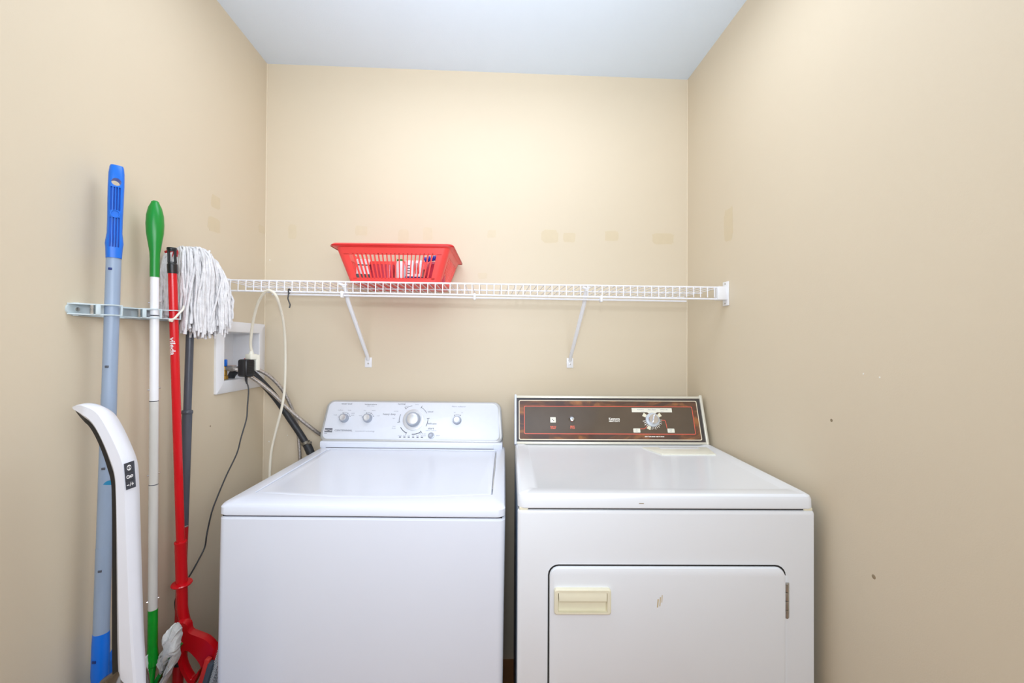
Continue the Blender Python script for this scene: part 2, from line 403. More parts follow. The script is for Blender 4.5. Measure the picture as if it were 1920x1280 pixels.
for ka, kt, kr, kc in KN[:2]:
    for ang in (168, 112, 62, 20): 
        q = math.radians(ang); strip2(b, [(ka+r*math.cos(q), kt+r*math.sin(q)) for r in (kr+0.0035, kr+0.0075)], 0.0016, wm2)
    strip2(b, arc(ka, kt, kr+0.005, 20, 110), 0.0007, wm2)
ka, kt, kr, kc = KN[2]
strip2(b, arc(ka, kt, kr+0.006, 60, 120), 0.0007, wm2)
for ang in (60, 120): strip2(b, [(ka+r*math.cos(math.radians(ang)), kt+r*math.sin(math.radians(ang))) for r in (kr+0.004, kr+0.009)], 0.0016, wm2)
b.text('CENTENNIAL', at(0.0735, 0.0440), 0.0095, sx=1.2)
b.build('lettering', M_ink, fascia, 'dark grey printed words, arcs and marks')
b = MB()
for s, a, t, sz in (('commercial technology', 0.1560, 0.0425, 0.0072), ('fabric softener', 0.5140, 0.1430, 0.0085), ('wash / rinse', 0.1660, 0.1410, 0.0055), ('medium', 0.0500, 0.1235, 0.0058), ('large', 0.0860, 0.1235, 0.0058), ('small', 0.0330, 0.1040, 0.0058),
                    ('super', 0.1010, 0.1120, 0.0058), ('auto', 0.1010, 0.1040, 0.0058), ('hot', 0.1460, 0.1235, 0.0058), ('warm', 0.1800, 0.1235, 0.0058), ('cool', 0.1300, 0.1030, 0.0058), ('cold', 0.2000, 0.1030, 0.0058),
                    ('super', 0.3080, 0.1420, 0.0055), ('heavy', 0.3480, 0.1495, 0.0055), ('normal', 0.2680, 0.1215, 0.0055), ('light', 0.2620, 0.0935, 0.0055), ('rinse', 0.2660, 0.0620, 0.0055), ('& spin', 0.2660, 0.0550, 0.0055), ('soak & spin', 0.3780, 0.0350, 0.0060),
                    ('sensing', 0.2920, 0.0275, 0.0046), ('wash', 0.3100, 0.0275, 0.0046), ('rinse', 0.3270, 0.0275, 0.0046), ('spin', 0.3440, 0.0275, 0.0046), ('done', 0.3600, 0.0275, 0.0046), ('lid locked', 0.3830, 0.0275, 0.0046),
                    ('push in / pull out', 0.4110, 0.0480, 0.0055), ('off', 0.4980, 0.1190, 0.0055), ('on', 0.5280, 0.1190, 0.0055), ('pause', 0.4390, 0.0290, 0.0055)):
    b.text(s, at(a, t), sz, sx=1.1)
b.build('lettering', M_ink2, fascia, 'small light grey printed words')
b = MB(); rect2(b, 0.0010, 0.0365, 0.0305, 0.0520, lambda u, v: WP(u, v, HF+0.0003)); rect2(b, 0.0012, 0.0318, 0.0120, 0.0332, wm2); b.build('brand_badge', M_ink, fascia, 'dark badge with white capital letters')
b = MB(); b.text('MAYTAG', lambda u, v: WP(0.0158+u, 0.0443+v, HF+0.0008), 0.0070, bold=0.0002, sx=1.0)
strip2(b, [(0.0020, 0.0385), (0.0158, 0.0378), (0.0295, 0.0385)], 0.0008, lambda u, v: WP(u, v, HF+0.0008))
b.build('badge_lettering', M_white, fascia, 'white capital letters')
def knob(a, t, r, cr, hgt, name, parent, nidx=24):
    b = MB(); b.lathe([(r*1.03, HF), (r*1.03, HF+0.001), (r, HF+0.0015), (r*0.93, HF+hgt*0.8), (r*0.86, HF+hgt), (cr, HF+hgt)], WP(a, t), wn, 32)
    k = b.build(name, M_knob, parent, 'grey knob with brushed metal cap')
    b = MB(); b.lathe([(cr, HF+hgt-0.001), (cr, HF+hgt+0.0008), (cr*0.93, HF+hgt+0.0014), (0.0002, HF+hgt+0.0008)], WP(a, t), wn, 28)
    b.build('knob_cap', M_cap, k)
    return k
for ka, kt, kr, kc in KN: knob(ka, kt, kr, kc, 0.019, 'knob', wm)
b = MB(); b.lathe([(0.0415, HF), (0.0415, HF+0.002), (0.0395, HF+0.003), (0.030, HF+0.0022)], WP(0.3395, 0.0885), wn, 48); skirt = b.build('dial_skirt', mat('satin_silver_ring', (216, 218, 222), 0.35, metal=0.4), wm, 'satin silver ring of the cycle dial')
knob(0.3395, 0.0885, 0.0285, 0.0205, 0.026, 'cycle_dial', wm)
b = MB(); b.box((-0.0016, -0.0022, 0), (0.0016, 0.0022, 0.001))
for v in b.bm.verts: v.co = WP(0.3395+0.021+v.co.x+v.co.y*0.6, 0.0885-0.027+v.co.y-v.co.x*0.6, HF+0.0026+v.co.z)
b.build('pointer_mark', M_white, skirt)
b = MB(); b.lathe([(0.0125, HF), (0.0115, HF+0.0015), (0.0085, HF+0.002), (0.0085, HF+0.005), (0.007, HF+0.006), (0.0005, HF+0.0055)], WP(0.4125, 0.0285), wn, 28); b.build('start_button', M_knob, wm, 'round grey start button')
for a, y in ((0.05, 0.05), (WW-0.05, 0.05), (0.05, 0.59), (WW-0.05, 0.59)):
    z0 = a*0.0095
    b = MB(); b.lathe([(0.02, z0), (0.02, z0+0.012), (0.01, z0+0.014), (0.01, 0.04)], (a, y, 0), (0, 0, 1), 14); b.build('levelling_foot', M_black, wm)

# ---------------------------------------------------------------- tumble dryer
dr = thing('clothes_dryer', 'white front-loading clothes dryer with brown wood-print control panel, right of the washer', 'dryer', (0.9831, -0.7232, 0.0), (0, 0, -0.0453), local=True)
DW, DZ = 0.737, 0.932
b = MB(); b.box((0.0, 0.012, 0.03), (DW, 0.60, 0.893), 0.002); b.build('side_panel', M_galv, dr, 'bluish galvanised steel cabinet sides')
def fr(x0, z0, x1, z1, r, y, n=5): return [(x, y, z) for x, z in rr(x0, z0, x1, z1, r, n)]
b = MB(); b.loft([fr(0.0, 0.03, DW, 0.8935, 0.006, 0.02), fr(0.0, 0.03, DW, 0.8935, 0.006, 0.006), fr(0.002, 0.032, DW-0.002, 0.892, 0.007, 0.0018), fr(0.007, 0.037, DW-0.007, 0.887, 0.008, 0.0)])
front = b.build('front_panel', M_enam2, dr)
b = MB(); b.box((0.022, 0.006, 0.888), (DW-0.02, 0.59, 0.9000)); b.build('seam_gap', M_dark, dr)
for a in (0.016, DW-0.014):
    b = MB(); b.box((a-0.012, 0.003, 0.892), (a+0.010, 0.03, 0.9), 0.002); b.build('top_clip', M_cream, dr, 'yellowed plastic corner clip under the top')
b = MB()
b.loft([plan(0.003, 0.002, DW-0.003, 0.60, 0.016, 0.8975), plan(0, 0, DW, 0.602, 0.018, 0.900), plan(0.0005, 0.0005, DW-0.0005, 0.602, 0.018, 0.921), plan(0.003, 0.003, DW-0.003, 0.599, 0.018, 0.928), plan(0.010, 0.010, DW-0.010, 0.592, 0.016, DZ),
        plan(0.032, 0.045, DW-0.030, 0.560, 0.012, DZ), plan(0.046, 0.058, DW-0.044, 0.549, 0.010, DZ-0.0045)])
b.build('top_panel', M_enam2, dr, angle=24)
b = MB()
lp = [(0.500, 0.402), (0.685, 0.402), (0.700, 0.499), (0.463, 0.499)]
b.loft([[(x, y, DZ-0.005) for x, y in lp], [(x, y, DZ-0.0006) for x, y in lp], [(x+(0.003 if x < 0.6 else -0.003), y+(0.003 if y < 0.45 else -0.003), DZ+0.0006) for x, y in lp]])
lint = b.build('lint_screen_cover', M_cream2, dr, 'cream lint screen cover let into the top')
b = MB(); b.box((0.52, 0.470, DZ+0.0005), (0.66, 0.492, DZ+0.0012), 0.0003); b.build('cover_grip', M_enam2, lint)
# mark on the lid's front lip
b = MB(); b.box((0.300, -0.0003, 0.910), (0.312, 0.001, 0.9115)); b.build('paint_chip', M_mark, dr)
# door
b = MB(); b.loft([fr(0.0755, 0.205, 0.6635, 0.7605, 0.026, 0.001), fr(0.0755, 0.205, 0.6635, 0.7605, 0.026, -0.0006)]); b.build('door_gap_shade', M_dark, dr)  # flat dark plate painting in the shade of the gap round the door
b = MB(); b.loft([fr(0.6585, 0.22, 0.6675, 0.735, 0.003, 0.001), fr(0.6585, 0.22, 0.6675, 0.735, 0.003, -0.0010)]); b.build('door_jamb', M_enam2, dr)
b = MB(); b.loft([fr(0.0790, 0.209, 0.6590, 0.7570, 0.023, 0.002), fr(0.0790, 0.209, 0.6590, 0.7570, 0.023, -0.004), fr(0.0805, 0.2105, 0.6575, 0.7550, 0.022, -0.0085), fr(0.0875, 0.2175, 0.6510, 0.7480, 0.018, -0.011)])
door = b.build('door', M_enam2, dr)
yd = -0.011
b = MB()
L = [fr(0.0895, 0.6495, 0.2270, 0.7105, 0.006, yd+0.001), fr(0.0895, 0.6495, 0.2270, 0.7105, 0.006, yd-0.0085), fr(0.0915, 0.6515, 0.2250, 0.7085, 0.006, yd-0.0105), fr(0.0985, 0.6550, 0.2180, 0.7030, 0.003, yd-0.0105),
     fr(0.1010, 0.6545, 0.2155, 0.7015, 0.002, yd-0.0004)]
b.loft(L); hd = b.build('door_handle', M_cream, door, 'yellowed cream recessed pull handle')
b = MB()
q = [(0.1000, 0.7025), (0.2165, 0.7025)]
b.loft([[(0.1000, yd-0.0095, 0.7025), (0.2165, yd-0.0095, 0.7025), (0.2165, yd-0.0004, 0.7025), (0.1000, yd-0.0004, 0.7025)],
        [(0.1010, yd-0.0135, 0.6860), (0.2155, yd-0.0135, 0.6860), (0.2125, yd-0.0004, 0.6845), (0.1040, yd-0.0004, 0.6845)],
        [(0.1010, yd-0.0130, 0.6835), (0.2155, yd-0.0130, 0.6835), (0.2125, yd-0.0004, 0.6830), (0.1040, yd-0.0004, 0.6830)]])
b.build('pull_lip', M_cream, hd)
for z0 in (0.632, 0.262):
    b = MB()
    for k in range(4): b.lathe([(0.0042, 0.001), (0.0046, 0.003), (0.0046, 0.0185), (0.0042, 0.0205)], (0.6632, -0.004, z0+k*0.0215), (0, 0, 1), 10)
    h = b.build('hinge', M_steel, dr, 'tarnished steel hinge knuckles')
    b = MB(); b.box((0.6625, -0.0035, z0), (0.6705, -0.0005, z0+0.086), 0.0006); b.build('hinge_leaf', M_steel, h)
b = MB()
for x, z, w_, h_ in ((0.341, 0.672, 0.005, 0.02), (0.347, 0.676, 0.004, 0.022), (0.352, 0.683, 0.003, 0.018)):
    b.loft([[(x, yd+0.0003, z-h_/2), (x+w_*0.6, yd+0.0003, z-h_/2), (x+w_, yd+0.0003, z+h_/2), (x+w_*0.3, yd+0.0003, z+h_/2)], [(x, yd-0.0002, z-h_/2), (x+w_*0.6, yd-0.0002, z-h_/2), (x+w_, yd-0.0002, z+h_/2), (x+w_*0.3, yd-0.0002, z+h_/2)]])
b.build('rust_scratch', mat('rust_stain', (206, 188, 150), 0.6), door)
# console
d0, d1 = Vector((0.540, 0.934)), Vector((0.600, 1.095)); dd = (d1-d0).normalized(); dn = Vector((-dd.y, dd.x))
def DP(a, t, h=0.0):
    q = d0 + dd*t + dn*h
    return Vector((a, q.x, q.y))
dnv = Vector((0, dn.x, dn.y))
def dbox(name, x0, t0, x1, t1, h0, h1, m, parent, bev=0.0, label=None):
    b = MB(); b.box((x0, t0, h0), (x1, t1, h1), bev)
    for v in b.bm.verts: v.co = DP(*v.co)
    return b.build(name, m, parent, label)
b = MB(); b.loft([[(0.004, 0.560, DZ-0.004), (0.724, 0.560, DZ-0.004), (0.724, 0.606, 1.092), (0.004, 0.606, 1.092)], [(0.004, 0.655, DZ-0.004), (0.724, 0.655, DZ-0.004), (0.724, 0.655, 1.092), (0.004, 0.655, 1.092)]]); b.build('console_box', M_trim, dr)
dbox('console_base_plate', 0.005, 0.003, 0.722, 0.174, -0.012, -0.001, M_edge, dr)
dbox('top_rail', 0.003, 0.1725, 0.719, 0.1815, -0.03, 0.002, M_trim, dr, 0.002, 'cream metal rail along the top of the panel')
dbox('bottom_rail', 0.003, -0.002, 0.723, 0.0065, -0.015, 0.002, M_trim, dr, 0.002)
dbox('end_cap', -0.002, -0.004, 0.0065, 0.186, -0.045, 0.006, mat('bluish_white_plastic', (222, 228, 240), 0.3), dr, 0.003, 'pale end cap of the panel')
dbox('end_cap', 0.7155, -0.004, 0.7260, 0.186, -0.045, 0.006, M_trim, dr, 0.003)
def drr(x0, y0, x1, y1, r, h): return [DP(x, y, h) for x, y in rr(x0, y0, x1, y1, r, 5)]
def rect_ring(name, o, i, h, m, parent, label=None):
    b = MB(); b.loft([drr(*o, h), drr(*o, h+0.0004), drr(*i, h+0.0004), drr(*i, h)], cap0=False, cap1=False); return b.build(name, m, parent, label)
b = MB(); b.loft([drr(0.0075, 0.0068, 0.7150, 0.1722, 0.003, -0.002), drr(0.0075, 0.0068, 0.7150, 0.1722, 0.003, 0.0)]); fas = b.build('control_panel', M_edge, dr, 'dark brown glossy panel with wood print bands')
b = MB(); b.loft([drr(0.0170, 0.0150, 0.7010, 0.1620, 0.004, -0.001), drr(0.0170, 0.0150, 0.7010, 0.1620, 0.004, 0.0003)]); b.build('wood_band', M_wood, fas, 'wood grain print')
b = MB(); b.loft([drr(0.0360, 0.0365, 0.6810, 0.1395, 0.004, -0.001), drr(0.0360, 0.0365, 0.6810, 0.1395, 0.004, 0.0006)]); b.build('brown_field', M_brown, fas)
rect_ring('outer_line', (0.0148, 0.0128, 0.7030, 0.1640, 0.006), (0.0178, 0.0158, 0.7002, 0.1612, 0.005), 0.0003, M_ivoryp, fas, 'ivory border line')
rect_ring('inner_line', (0.0342, 0.0344, 0.6828, 0.1414, 0.005), (0.0370, 0.0372, 0.6802, 0.1388, 0.004), 0.0006, mat('red_print_line', (226, 100, 78), 0.4), fas, 'orange-red border line')
hh = 0.0008
def dat(a, t): return lambda u, v: DP(a+u, t+v, hh+0.0002)
dm2 = lambda u, v: DP(u, v, hh+0.0002)
dbox('indicator_button', 0.1340, 0.0770, 0.1555, 0.0980, 0.0004, 0.004, M_cream2, dr, 0.0015, 'square cream push switch')
b = MB()
for x, t in ((0.1425, 0.0895), (0.1465, 0.0845)): rect2(b, x-0.0016, t-0.0015, x+0.0016, t+0.0015, lambda u, v: DP(u, v, 0.0043))
b.build('switch_mark', M_dark, fas)
b = MB(); b.lathe([(0.0125, hh), (0.0125, 0.003), (0.0105, 0.006), (0.0085, 0.014), (0.0075, 0.0155), (0.0002, 0.016)], DP(0.2160, 0.0895), dnv, 28); b.build('small_knob', M_chrome, dr, 'small chrome knob')
b = MB()
b.text('PUSH TO', dat(0.1447, 0.0617), 0.0055, sx=1.0, bold=0.0003); b.text('START', dat(0.1447, 0.0560), 0.0055, sx=1.2, bold=0.0003)
b.text('END OF', dat(0.2175, 0.0635), 0.0058, sx=0.75, bold=0.0003); b.text('CYCLE', dat(0.2175, 0.0575), 0.0075, sx=0.8, bold=0.0003)
b.build('lettering', M_orange, fas, 'orange printed words')
b = MB(); b.text('Kenmore', dat(0.3785, 0.0925), 0.0115, sx=0.95, bold=0.0004); b.text('HEAVY DUTY', dat(0.3785, 0.0835), 0.0072, sx=0.95, bold=0.0004)
b.text('STOP  TURN KNOB  PUSH TO START', dat(0.5250, 0.0263), 0.0055, sx=0.8, bold=0.0003)
b.build('lettering', mat('white_print', (244, 240, 230), 0.5), fas, 'white printed words')
b = MB()
lab = [(0.4487, 0.1185), (0.507, 0.1185), (0.515, 0.113), (0.537, 0.113), (0.545, 0.1185), (0.603, 0.1185), (0.603, 0.1350), (0.4487, 0.1350)]
b.loft([[DP(x, t, 0.0004) for x, t in lab], [DP(x, t, hh+0.0002) for x, t in lab]]); b.build('white_label', M_cream2, fas, 'white legend strip over the dial')
b = MB(); b.text('AUTOMATIC', lambda u, v: DP(0.4830+u, 0.1285+v, hh+0.0006), 0.0046); b.text('TEMPERATURE', lambda u, v: DP(0.5720+u, 0.1285+v, hh+0.0006), 0.0046); b.text('Fabric Master', lambda u, v: DP(0.5260+u, 0.1285+v, hh+0.0006), 0.0056, shear=0.3)
b.text('more dry', lambda u, v: DP(0.4900+u, 0.1215+v, hh+0.0006), 0.0035); b.text('less dry', lambda u, v: DP(0.5650+u, 0.1215+v, hh+0.0006), 0.0035)
for a in (0.4600, 0.5890): b.text('TIMED' if a > 0.5 else 'AIR', lambda u, v, a=a: DP(a+u, 0.0515+v, hh+0.0006), 0.0042); b.text('DRY', lambda u, v, a=a: DP(a+u, 0.0460+v, hh+0.0006), 0.0042)
b.build('lettering', M_ink2, fas, 'tiny grey words on white labels')
for x0 in (0.4472, 0.5768):
    b = MB(); b.loft([drr(x0, 0.0415, x0+0.0265, 0.0570, 0.002, 0.0004), drr(x0, 0.0415, x0+0.0265, 0.0570, 0.002, hh+0.0002)])
    b.build('white_label', M_cream2, fas, 'small white legend box')
ca, ct = 0.5240, 0.0895
for pl in ([(0.4737, 0.0555), (0.4890, 0.0557), (0.4960, 0.0600), (0.5000, 0.0650)], [(0.5580, 0.0880), (0.5700, 0.0880), (0.5735, 0.0850), (0.5760, 0.0570)]):
    b = MB(); strip2(b, pl, 0.0024, dm2)
    b.build('pointer_line', mat('red_print_line', (226, 100, 78), 0.4), fas, 'orange-red line to a white label')
b = MB()
for i in range(15):
    q = math.radians(188 + i*12.2)
    if 8 < i*12.2 and 232 < 188+i*12.2 < 252: continue
    ln = 0.0105 if i % 2 == 0 else 0.008
    strip2(b, [(ca+r*math.cos(q), ct+r*math.sin(q)) for r in (0.027, 0.027+ln)], 0.0022, dm2)
b.build('dial_tick', mat('white_print', (244, 240, 230), 0.5), fas, 'white graduation ticks')
for ang in (32, 148, 242):
    q = math.radians(ang); b = MB()
    P4 = [(r, s) for r, s in ((0.0265, -0.0055), (0.040, -0.0075), (0.040, 0.0075), (0.0265, 0.0055))]
    pts = [(ca+r*math.cos(q)-s*math.sin(q), ct+r*math.sin(q)+s*math.cos(q)) for r, s in P4]
    b.loft([[DP(x, t, 0.0004) for x, t in pts], [DP(x, t, hh+0.0002) for x, t in pts]]); b.build('dial_label', M_cream, fas)
b = MB(); b.lathe([(0.0265, hh), (0.0265, 0.005), (0.025, 0.0065), (0.019, 0.0068), (0.0185, 0.009)], DP(ca, ct), dnv, 44); ds = b.build('dial_skirt', mat('pale_dial_ring', (214, 222, 230), 0.25, metal=0.3), dr, 'pale ring of the timer dial')
b = MB(); b.lathe([(0.0192, 0.006), (0.0192, 0.010), (0.0180, 0.018), (0.0165, 0.0195), (0.0002, 0.0195)], DP(ca, ct), dnv, 40); kd = b.build('timer_dial', M_chrome, dr, 'brushed chrome timer dial with grip bar')
b = MB(); b.box((-0.004, -0.016, 0.019), (0.004, 0.016, 0.026), 0.0015)
for v in b.bm.verts: v.co = DP(ca + v.co.x*0.93 + v.co.y*0.36, ct + v.co.y*0.93 - v.co.x*0.36, v.co.z)
b.build('grip_bar', M_chrome, kd)
for a, y in ((0.05, 0.05), (DW-0.05, 0.05), (0.05, 0.55), (DW-0.05, 0.55)):
    b = MB(); b.lathe([(0.02, 0), (0.02, 0.012), (0.01, 0.014), (0.01, 0.04)], (a, y, 0), (0, 0, 1), 14); b.build('levelling_foot', M_black, dr)

# ---------------------------------------------------------------- wire shelf
sh = thing('wire_shelf', 'white wire shelf across the alcove above the washer and dryer', 'shelf', (0.0, 0.0, 1.511))
zt0, zt1 = 1.5125, 1.5085          # top rail z at left/right
zb0, zb1 = 1.4770, 1.4665
def lz(x, a, c): return a + (c-a)*x/W
XA, XB = 0.016, 1.732
def rail(name, y, z0, z1, r, xa=XA, xb=XB, lab=None):
    b = MB(); b.tube([(xa, y, lz(xa, z0, z1)), (xb, y, lz(xb, z0, z1))], r, 8); return b.build(name, M_wcoat, sh, lab)
rail('front_rail', -0.305, zt0, zt1, 0.0030); rail('lip_rail', -0.307, zb0, zb1, 0.0030)
rail('middle_rail', -0.165, zt0-0.004, zt1-0.004, 0.0026); rail('back_rail', -0.012, zt0-0.004, zt1-0.004, 0.0030)
rail('hang_rod', -0.300, zb0-0.0085, zb1-0.0085, 0.0032, 0.178, 1.606, 'white hanging rod under the front lip')
b = MB(); x0 = 0.0215
b.tube([(x0, -0.008, zt0), (x0, -0.302, zt0), (x0, -0.3085, zt0-0.003), (x0, -0.3095, zt0-0.010), (x0, -0.3100, zb0-0.001)], 0.0017, 6)
wire = b.build('wire', M_wcoat, sh)
for i in range(1, 69):
    x = 0.0251*i
    if x0+x < XB: dup(wire, sh, (x, 0, (zt1-zt0)*x/W))
for x in (0.4115, 0.8587, 1.299):
    b = MB(); z = lz(x, zb0, zb1); b.box((x-0.004, -0.314, z-0.017), (x+0.004, -0.294, z+0.006), 0.002); b.build('rod_clip', M_white, sh)
for side in (0, 1):
    X_ = 0.0 if side == 0 else W; sg = 1 if side == 0 else -1
    zc = lz(X_, (zt0+zb0)/2, (zt1+zb1)/2)
    b = MB(); b.box((min(X_, X_+sg*0.005), -0.322, zc-0.044), (max(X_, X_+sg*0.005), -0.286, zc+0.042), 0.002)
    eb = b.build('end_bracket', M_white, sh, 'white plastic end bracket screwed to the %s wall' % ('left' if side == 0 else 'right'))
    b = MB(); b.box((min(X_+sg*0.002, X_+sg*0.038), -0.3165, zc-0.024), (max(X_+sg*0.002, X_+sg*0.038), -0.290, zc+0.024), 0.003); b.build('bracket_socket', M_white, eb)
    for dz in (-0.036, 0.034):
        b = MB(); b.lathe([(0.003, 0), (0.003, 0.0012), (0.0005, 0.0016)], (X_+sg*0.005, -0.304, zc+dz), (sg, 0, 0), 10); b.build('screw', M_steel, eb)
for x in (0.4157, 1.2475):
    xt = x+0.002*(1 if x > 1 else 0)
    zf = lz(x, zt0, zt1)
    b = MB(); b.tube([(xt, -0.300, zf-0.012), (xt, -0.285, zf-0.024), (xt, -0.262, zf-0.058), (x, -0.02, 1.255), (x, -0.006, 1.238)], lambda t: 0.0075, 10)
    br = b.build('support_strut', M_white, sh, 'white diagonal strut from shelf front to wall')
    b = MB(); b.box((x-0.014, -0.004, 1.2060), (x+0.014, 0.0, 1.2470), 0.0015); b.build('wall_plate', M_white, br)
    b = MB(); b.lathe([(0.0035, 0), (0.0035, 0.0015), (0.0005, 0.002)], (x, -0.004, 1.222), (0, -1, 0), 10); b.build('screw', M_steel, br)
    b = MB(); b.tube([(xt-0.016, -0.303, zf-0.006), (xt, -0.300, zf-0.011), (xt+0.010, -0.300, zf-0.006)], 0.005, 8); b.build('strut_hook', M_white, br)
b = MB(); b.tube([(0.2365, -0.3115, 1.483), (0.237, -0.3125, 1.463), (0.2355, -0.312, 1.452), (0.239, -0.311, 1.440), (0.2415, -0.310, 1.431), (0.2395, -0.310, 1.421)], 0.0022, 8, 4)
b.tube([(0.2365, -0.3115, 1.483), (0.2365, -0.302, 1.485), (0.2365, -0.300, 1.474), (0.237, -0.3115, 1.468)], 0.0018, 6, 3)
tag(b.build('twist_tie', M_black), 'short black twist tie hanging from the front lip of the wire shelf', 'tie')

# ---------------------------------------------------------------- red basket and its contents
bk = thing('laundry_basket', 'red slotted plastic basket standing on the wire shelf', 'basket', (0.585, -0.165, 1.5145), (0, 0, -0.03), local=True)
# local frame: x across, y depth (front negative), z up
BX0, BX1, BY0, BY1 = 0.155, 0.193, 0.122, 0.150; BH = 0.114
def bas(k, ox=0.0, oz=0.0):
    hx = BX0 + (BX1-BX0)*k + ox; hy = BY0 + (BY1-BY0)*k + ox
    return hx, hy, BH*k + oz
def bl(k, ox=0.0, oz=0.0, r=0.02):
    hx, hy, z = bas(k, ox, oz); return plan(-hx, -hy, hx, hy, r, z)
b = MB(); b.loft([bl(0), bl(0.13), bl(0.13, -0.003), bl(0, -0.003, 0.003)], cap0=True, cap1=True); b.build('base', M_red, bk)
b = MB(); b.loft([bl(0.80), bl(1.0), bl(1.0, 0.012, 0.003), bl(1.0, 0.014, 0.008), bl(1.0, 0.010, 0.012), bl(1.0, -0.002, 0.011), bl(0.80, -0.004)], cap0=False, cap1=False)
b.bm.verts.ensure_lookup_table()
b.build('rim', M_red, bk, angle=30)
b = MB(); b.loft([bl(1.0, 0.0145, 0.004), bl(1.0, 0.0155, 0.002), bl(1.0, 0.0155, 0.0055), bl(1.0, 0.0145, 0.0045)], cap0=False, cap1=False); b.build('rim_flange', M_redd, bk)
def slat(parent, face, u0, u1, k0=0.10, k1=0.84):
    b = MB()
    def pt(u, k, d):
        hx, hy, z = bas(k, -d)
        if face == 'f': return (u*hx, -hy, z)
        if face == 'b': return (u*hx, hy, z)
        if face == 'r': return (hx, u*hy, z)
        return (-hx, u*hy, z)
    b.loft([[pt(u0, k0, 0), pt(u1, k0, 0), pt(u1, k1, 0), pt(u0, k1, 0)], [pt(u0, k0, 0.003), pt(u1, k0, 0.003), pt(u1, k1, 0.003), pt(u0, k1, 0.003)]])
    return b.build('slat', M_red, parent)
ns = 21; ua, ub = -0.80, 0.80
for f in 'fb':
    for i in range(ns-1):
        u = ua + (ub-ua)*(i+0.85)/ns
        slat(bk, f, u, u + (ub-ua)*0.30/ns)
for f in 'rl':
    for i in range(10):
        u = -0.72 + 1.44*(i+0.62)/11
        slat(bk, f, u, u+0.075)
for sx in (-1, 1):
    for sy in (-1, 1):
        b = MB()
        loops = []
        for k in (0.08, 0.82):
            hx, hy, z = bas(k); L = []
            for d in (0.0, 0.003):
                pts = [(hx*0.80, hy-d), (hx-0.02, hy-d)] + [(hx-0.02+(0.02-d)*math.cos(q), hy-0.02+(0.02-d)*math.sin(q)) for q in (1.2, 0.785, 0.37)] + [(hx-d, hy-0.02), (hx-d, hy*0.70)]
                L += pts if d == 0 else pts[::-1]
            loops.append([(sx*x, sy*y, z) for x, y in L])
        b.loft(loops); b.build('corner_panel', M_red, bk)
bx, by, bz = 0.585, -0.165, 1.5145
zz = bz + 0.0035
def content(name, label, cat, parts, loc, rz=0.0):
    t = thing(name, label, cat, loc, (0, 0, rz), local=True)
    for pn, m, fn in parts:
        b = MB(); fn(b); b.build(pn, m, t)
    return t
g = None
content('striped_packet', 'white packet with black and red bands at the left end of the red basket', 'packet', [
    ('carton', M_white, lambda b: b.box((-0.022, -0.02, 0), (0.022, 0.02, 0.078), 0.002)),
    ('black_band', M_black, lambda b: b.box((-0.0225, -0.0205, 0.055), (0.0225, 0.0205, 0.059))),
    ('black_band', M_black, lambda b: b.box((-0.0225, -0.0205, 0.012), (0.0225, 0.0205, 0.026))),
    ('red_foot', M_redd, lambda b: b.box((-0.0223, -0.0203, 0.0), (0.0223, 0.0203, 0.011)))], (0.468, -0.256, zz), 0.15)
content('red_tub', 'translucent red tub behind the slots, beside the striped packet', 'tub', [
    ('tub', M_pink, lambda b: b.loft([plan(-0.036, -0.03, 0.036, 0.03, 0.012, 0), plan(-0.04, -0.033, 0.04, 0.033, 0.012, 0.060)])),
    ('lid', M_red, lambda b: b.loft([plan(-0.041, -0.034, 0.041, 0.034, 0.012, 0.0602), plan(-0.041, -0.034, 0.041, 0.034, 0.012, 0.070)]))], (0.533, -0.243, zz))
content('white_bottle', 'white bottle with a green rim in the middle of the red basket', 'bottle', [
    ('body', M_white, lambda b: b.lathe([(0.017, 0), (0.019, 0.004), (0.018, 0.05), (0.012, 0.076)], (0, 0, 0), (0, 0, 1), 20)),
    ('cap', M_green, lambda b: b.lathe([(0.0125, 0.0762), (0.0125, 0.082)], (0, 0, 0), (0, 0, 1), 20))], (0.594, -0.250, zz))
def carton(b): b.box((-0.013, -0.016, 0), (0.013, 0.016, 0.077), 0.001)
content('navy_white_carton', 'white carton with navy foot and small print, right of the white bottle', 'carton', [
    ('carton', M_white, carton), ('navy_foot', M_navy, lambda b: b.box((-0.0133, -0.0163, 0.0), (0.0133, 0.0163, 0.021))),
    ('print', M_ink, lambda b: [rect2(b, -0.009, 0.03+i*0.009, 0.006-0.004*(i % 2), 0.033+i*0.009, lambda u, v: (u, -0.0164, v)) for i in range(4)])], (0.628, -0.252, zz), 0.05)
content('red_print_carton', 'white carton with navy foot and red print beside the red bag', 'carton', [
    ('carton', M_white, carton), ('navy_foot', M_navy, lambda b: b.box((-0.0133, -0.0163, 0.0), (0.0133, 0.0163, 0.020))),
    ('print', M_redd, lambda b: [rect2(b, -0.010+0.006*i, 0.030, -0.007+0.006*i, 0.068, lambda u, v: (u, -0.0164, v)) for i in range(3)])], (0.659, -0.252, zz), -0.05)
b = MB()
b.loft([[(0.714 + (0.036*s)*math.cos(q) , -0.236 + 0.030*s*math.sin(q), zz + z) for q in [2*PI*k/16 for k in range(16)]] for s, z in ((0.9, 0.0), (1.0, 0.01), (1.02, 0.03), (0.95, 0.05), (0.8, 0.068), (0.6, 0.076))])
rb = tag(b.build('red_bag', M_pink), 'glossy rose-red plastic bag at the right end of the basket', 'bag')
b = MB(); pts = []
for i in range(90):
    t = i/89; x = 0.682 + 0.070*t; q = t*2*PI*9
    pts.append((x, -0.276 + 0.007*math.cos(q), zz + 0.078 + 0.013*t + 0.007*math.sin(q)))
b.tube(pts, 0.0032, 6)
tag(b.build('coiled_cord', M_bluec), 'coiled blue cord lying on the red bag in the basket', 'cord')

